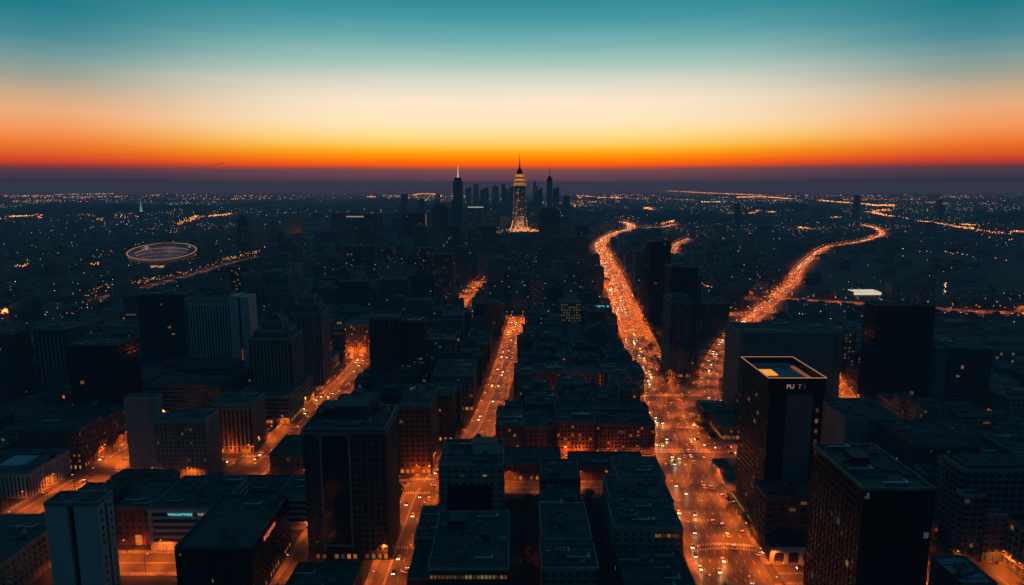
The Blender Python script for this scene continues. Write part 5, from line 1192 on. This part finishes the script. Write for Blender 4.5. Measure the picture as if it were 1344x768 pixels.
def car(x, y, ang, wd, near, z=.14):
    global ncar
    k = rc.choice(['white', 'white', 'silver', 'black', 'grey', 'red', 'blue', 'silver'])
    toward = math.sin(ang) < -.2; away = math.sin(ang) > .2
    way = 'with headlights on facing down' if toward else 'with red tail lights heading up' if away else 'crossing on'
    lab = f'{k} car {way} {wd}'; grp = f'{k} cars {"coming" if toward else "going" if away else "crossing"} on {wd}'
    if near:
        t = empty('car', (x, y, z), lab, 'car', grp, ang)
        link('body', CB[k], t); link('windows', CG, t)
        for wx in (-1.35, 1.35):
            for wy in (-.8, .8): link('wheel', CW, t, (wx, wy, .33))
        for wy in (-.6, .6): link('headlight', CHL, t, (2.2, wy, .66)); link('tail_light', CTL, t, (-2.25, wy, .78))
    else:
        t = link('car', CM[k], None, (x, y, z), ang); tag(t, lab, 'car', grp)
    if ncar < 130:
        o = link('headlight_beam', beam(1500), None, (x + 2.6 * math.cos(ang), y + 2.6 * math.sin(ang), .85)); o.rotation_euler = (R(81), 0, ang - math.pi / 2)
    ncar += 1
for i, (nm, pts, hw, lanes, sp_, pw_, wd) in enumerate(STREETS):
    if min(p[1] for p in pts) > 1500: continue
    dens = {0: .15, 1: .3, 2: .34}.get(i, .2)
    for p, d in resample(pts, 12.5):
        if p.y > (1500 if i < 1 else 1000) or p.y < 285 or abs(p.x) > .75 * p.y: continue
        if p.y > 700 and i == 0 and rc.random() < .3: continue
        n = Vector((d.y, -d.x, 0))
        if on_other(p.x, p.y, i, 0): continue
        for k in range(lanes):
            if rc.random() > dens / (1.3 if lanes > 4 else 1) : continue
            if ncar >= 300: break
            o = -hw + 2 * hw * (k + .5) / lanes; q = p + n * o + d * rc.uniform(-3, 3)
            if seg_dist(q.x, q.y, pts) > hw: continue
            up = k >= lanes / 2
            ang = math.atan2(d.y, d.x) + (0 if up else math.pi)
            if any(abs(q.x - a) < 5.2 and abs(q.y - c) < 5.5 and math.hypot(q.x - a, q.y - c) < (5.2 if abs(q.y - c) > 2.5 else 2.4) for a, c in CARBOX): continue
            CARBOX.append((q.x, q.y)); car(q.x, q.y, ang, wd, q.y < 640)
for x, y, a in ((150, 503, 3.5), (146, 515, 3.4), (158, 592, 1.2), (162, 606, 1.4), (152, 548, -1.9), (157, 497, 3.1), (165, 498, .1), (135, 346, .5), (-208, 470, 0), (-215, 455, 3.1)):
    car(x, y, a, 'the open plaza' if x > 0 and y > 400 else 'the small junction', True)
tr = MB(); rt2 = random.Random(4)
for i, (nm, pts, hw, lanes, sp_, pw_, wd) in enumerate(STREETS):
    for p, d in resample(pts, 8.0 if i < 2 else 13):
        if p.y < (680 if i < 3 else 640) or abs(p.x) > .78 * p.y: continue
        if i > 2 and p.y < 1000: continue
        n = Vector((d.y, -d.x, 0))
        for k in range(lanes):
            if i == 17 or rt2.random() > (.24 if i < 3 else .2): continue
            q = p + n * (-hw + 2 * hw * (k + .5) / lanes) + d * rt2.uniform(-3, 3)
            if any(abs(q.x - a) < 4 and abs(q.y - c_) < 6 for a, c_ in CARBOX): continue
            up = k >= lanes / 2; f = d if not up else -d; u = Vector((f.y, -f.x, 0)); g = .16 + q.y / 5200
            def ob(c0, lx, ly, z0, z1, mi):
                P = [c0 + f * sx * lx + u * sy * ly for sx, sy in ((-1, -1), (1, -1), (1, 1), (-1, 1))]
                if (P[1] - P[0]).cross(P[3] - P[0]).z < 0: P.reverse()
                tr.hexa([(v.x, v.y, z0) for v in P] + [(v.x, v.y, z1) for v in P], mi)
            ob(q, 2.2, .85, .35, 1.0, 0); ob(q - f * .2, 1.2, .7, 1.0, 1.45, 1)
            # lamps on the end that faces the eye
            m = rt2.choice((3, 4, 4)) if up and rt2.random() < .8 else rt2.choice((2, 2, 4, 4, 4, 5))
            for s in (-.6, .6): ob(q + f * 2.22 * (-1 if f.y > 0 else 1) + u * s, .05, g, .6, .6 + g * 1.5, m)
o = tr.build('distant_traffic', [CARM['grey'], GLASS, glow('far_headlamp', (1, .6, .26), 3.4), glow('far_tail', (1, .1, .03), 2.2), glow('far_amber', (1, .26, .04), 2.4), glow('far_white', (1, .8, .5), 4.0)]); tag(o, 'dense traffic with lit lamps on the far stretches of the roads', 'traffic', kind='stuff')
print('cars', ncar, 'objects', len(bpy.data.objects))
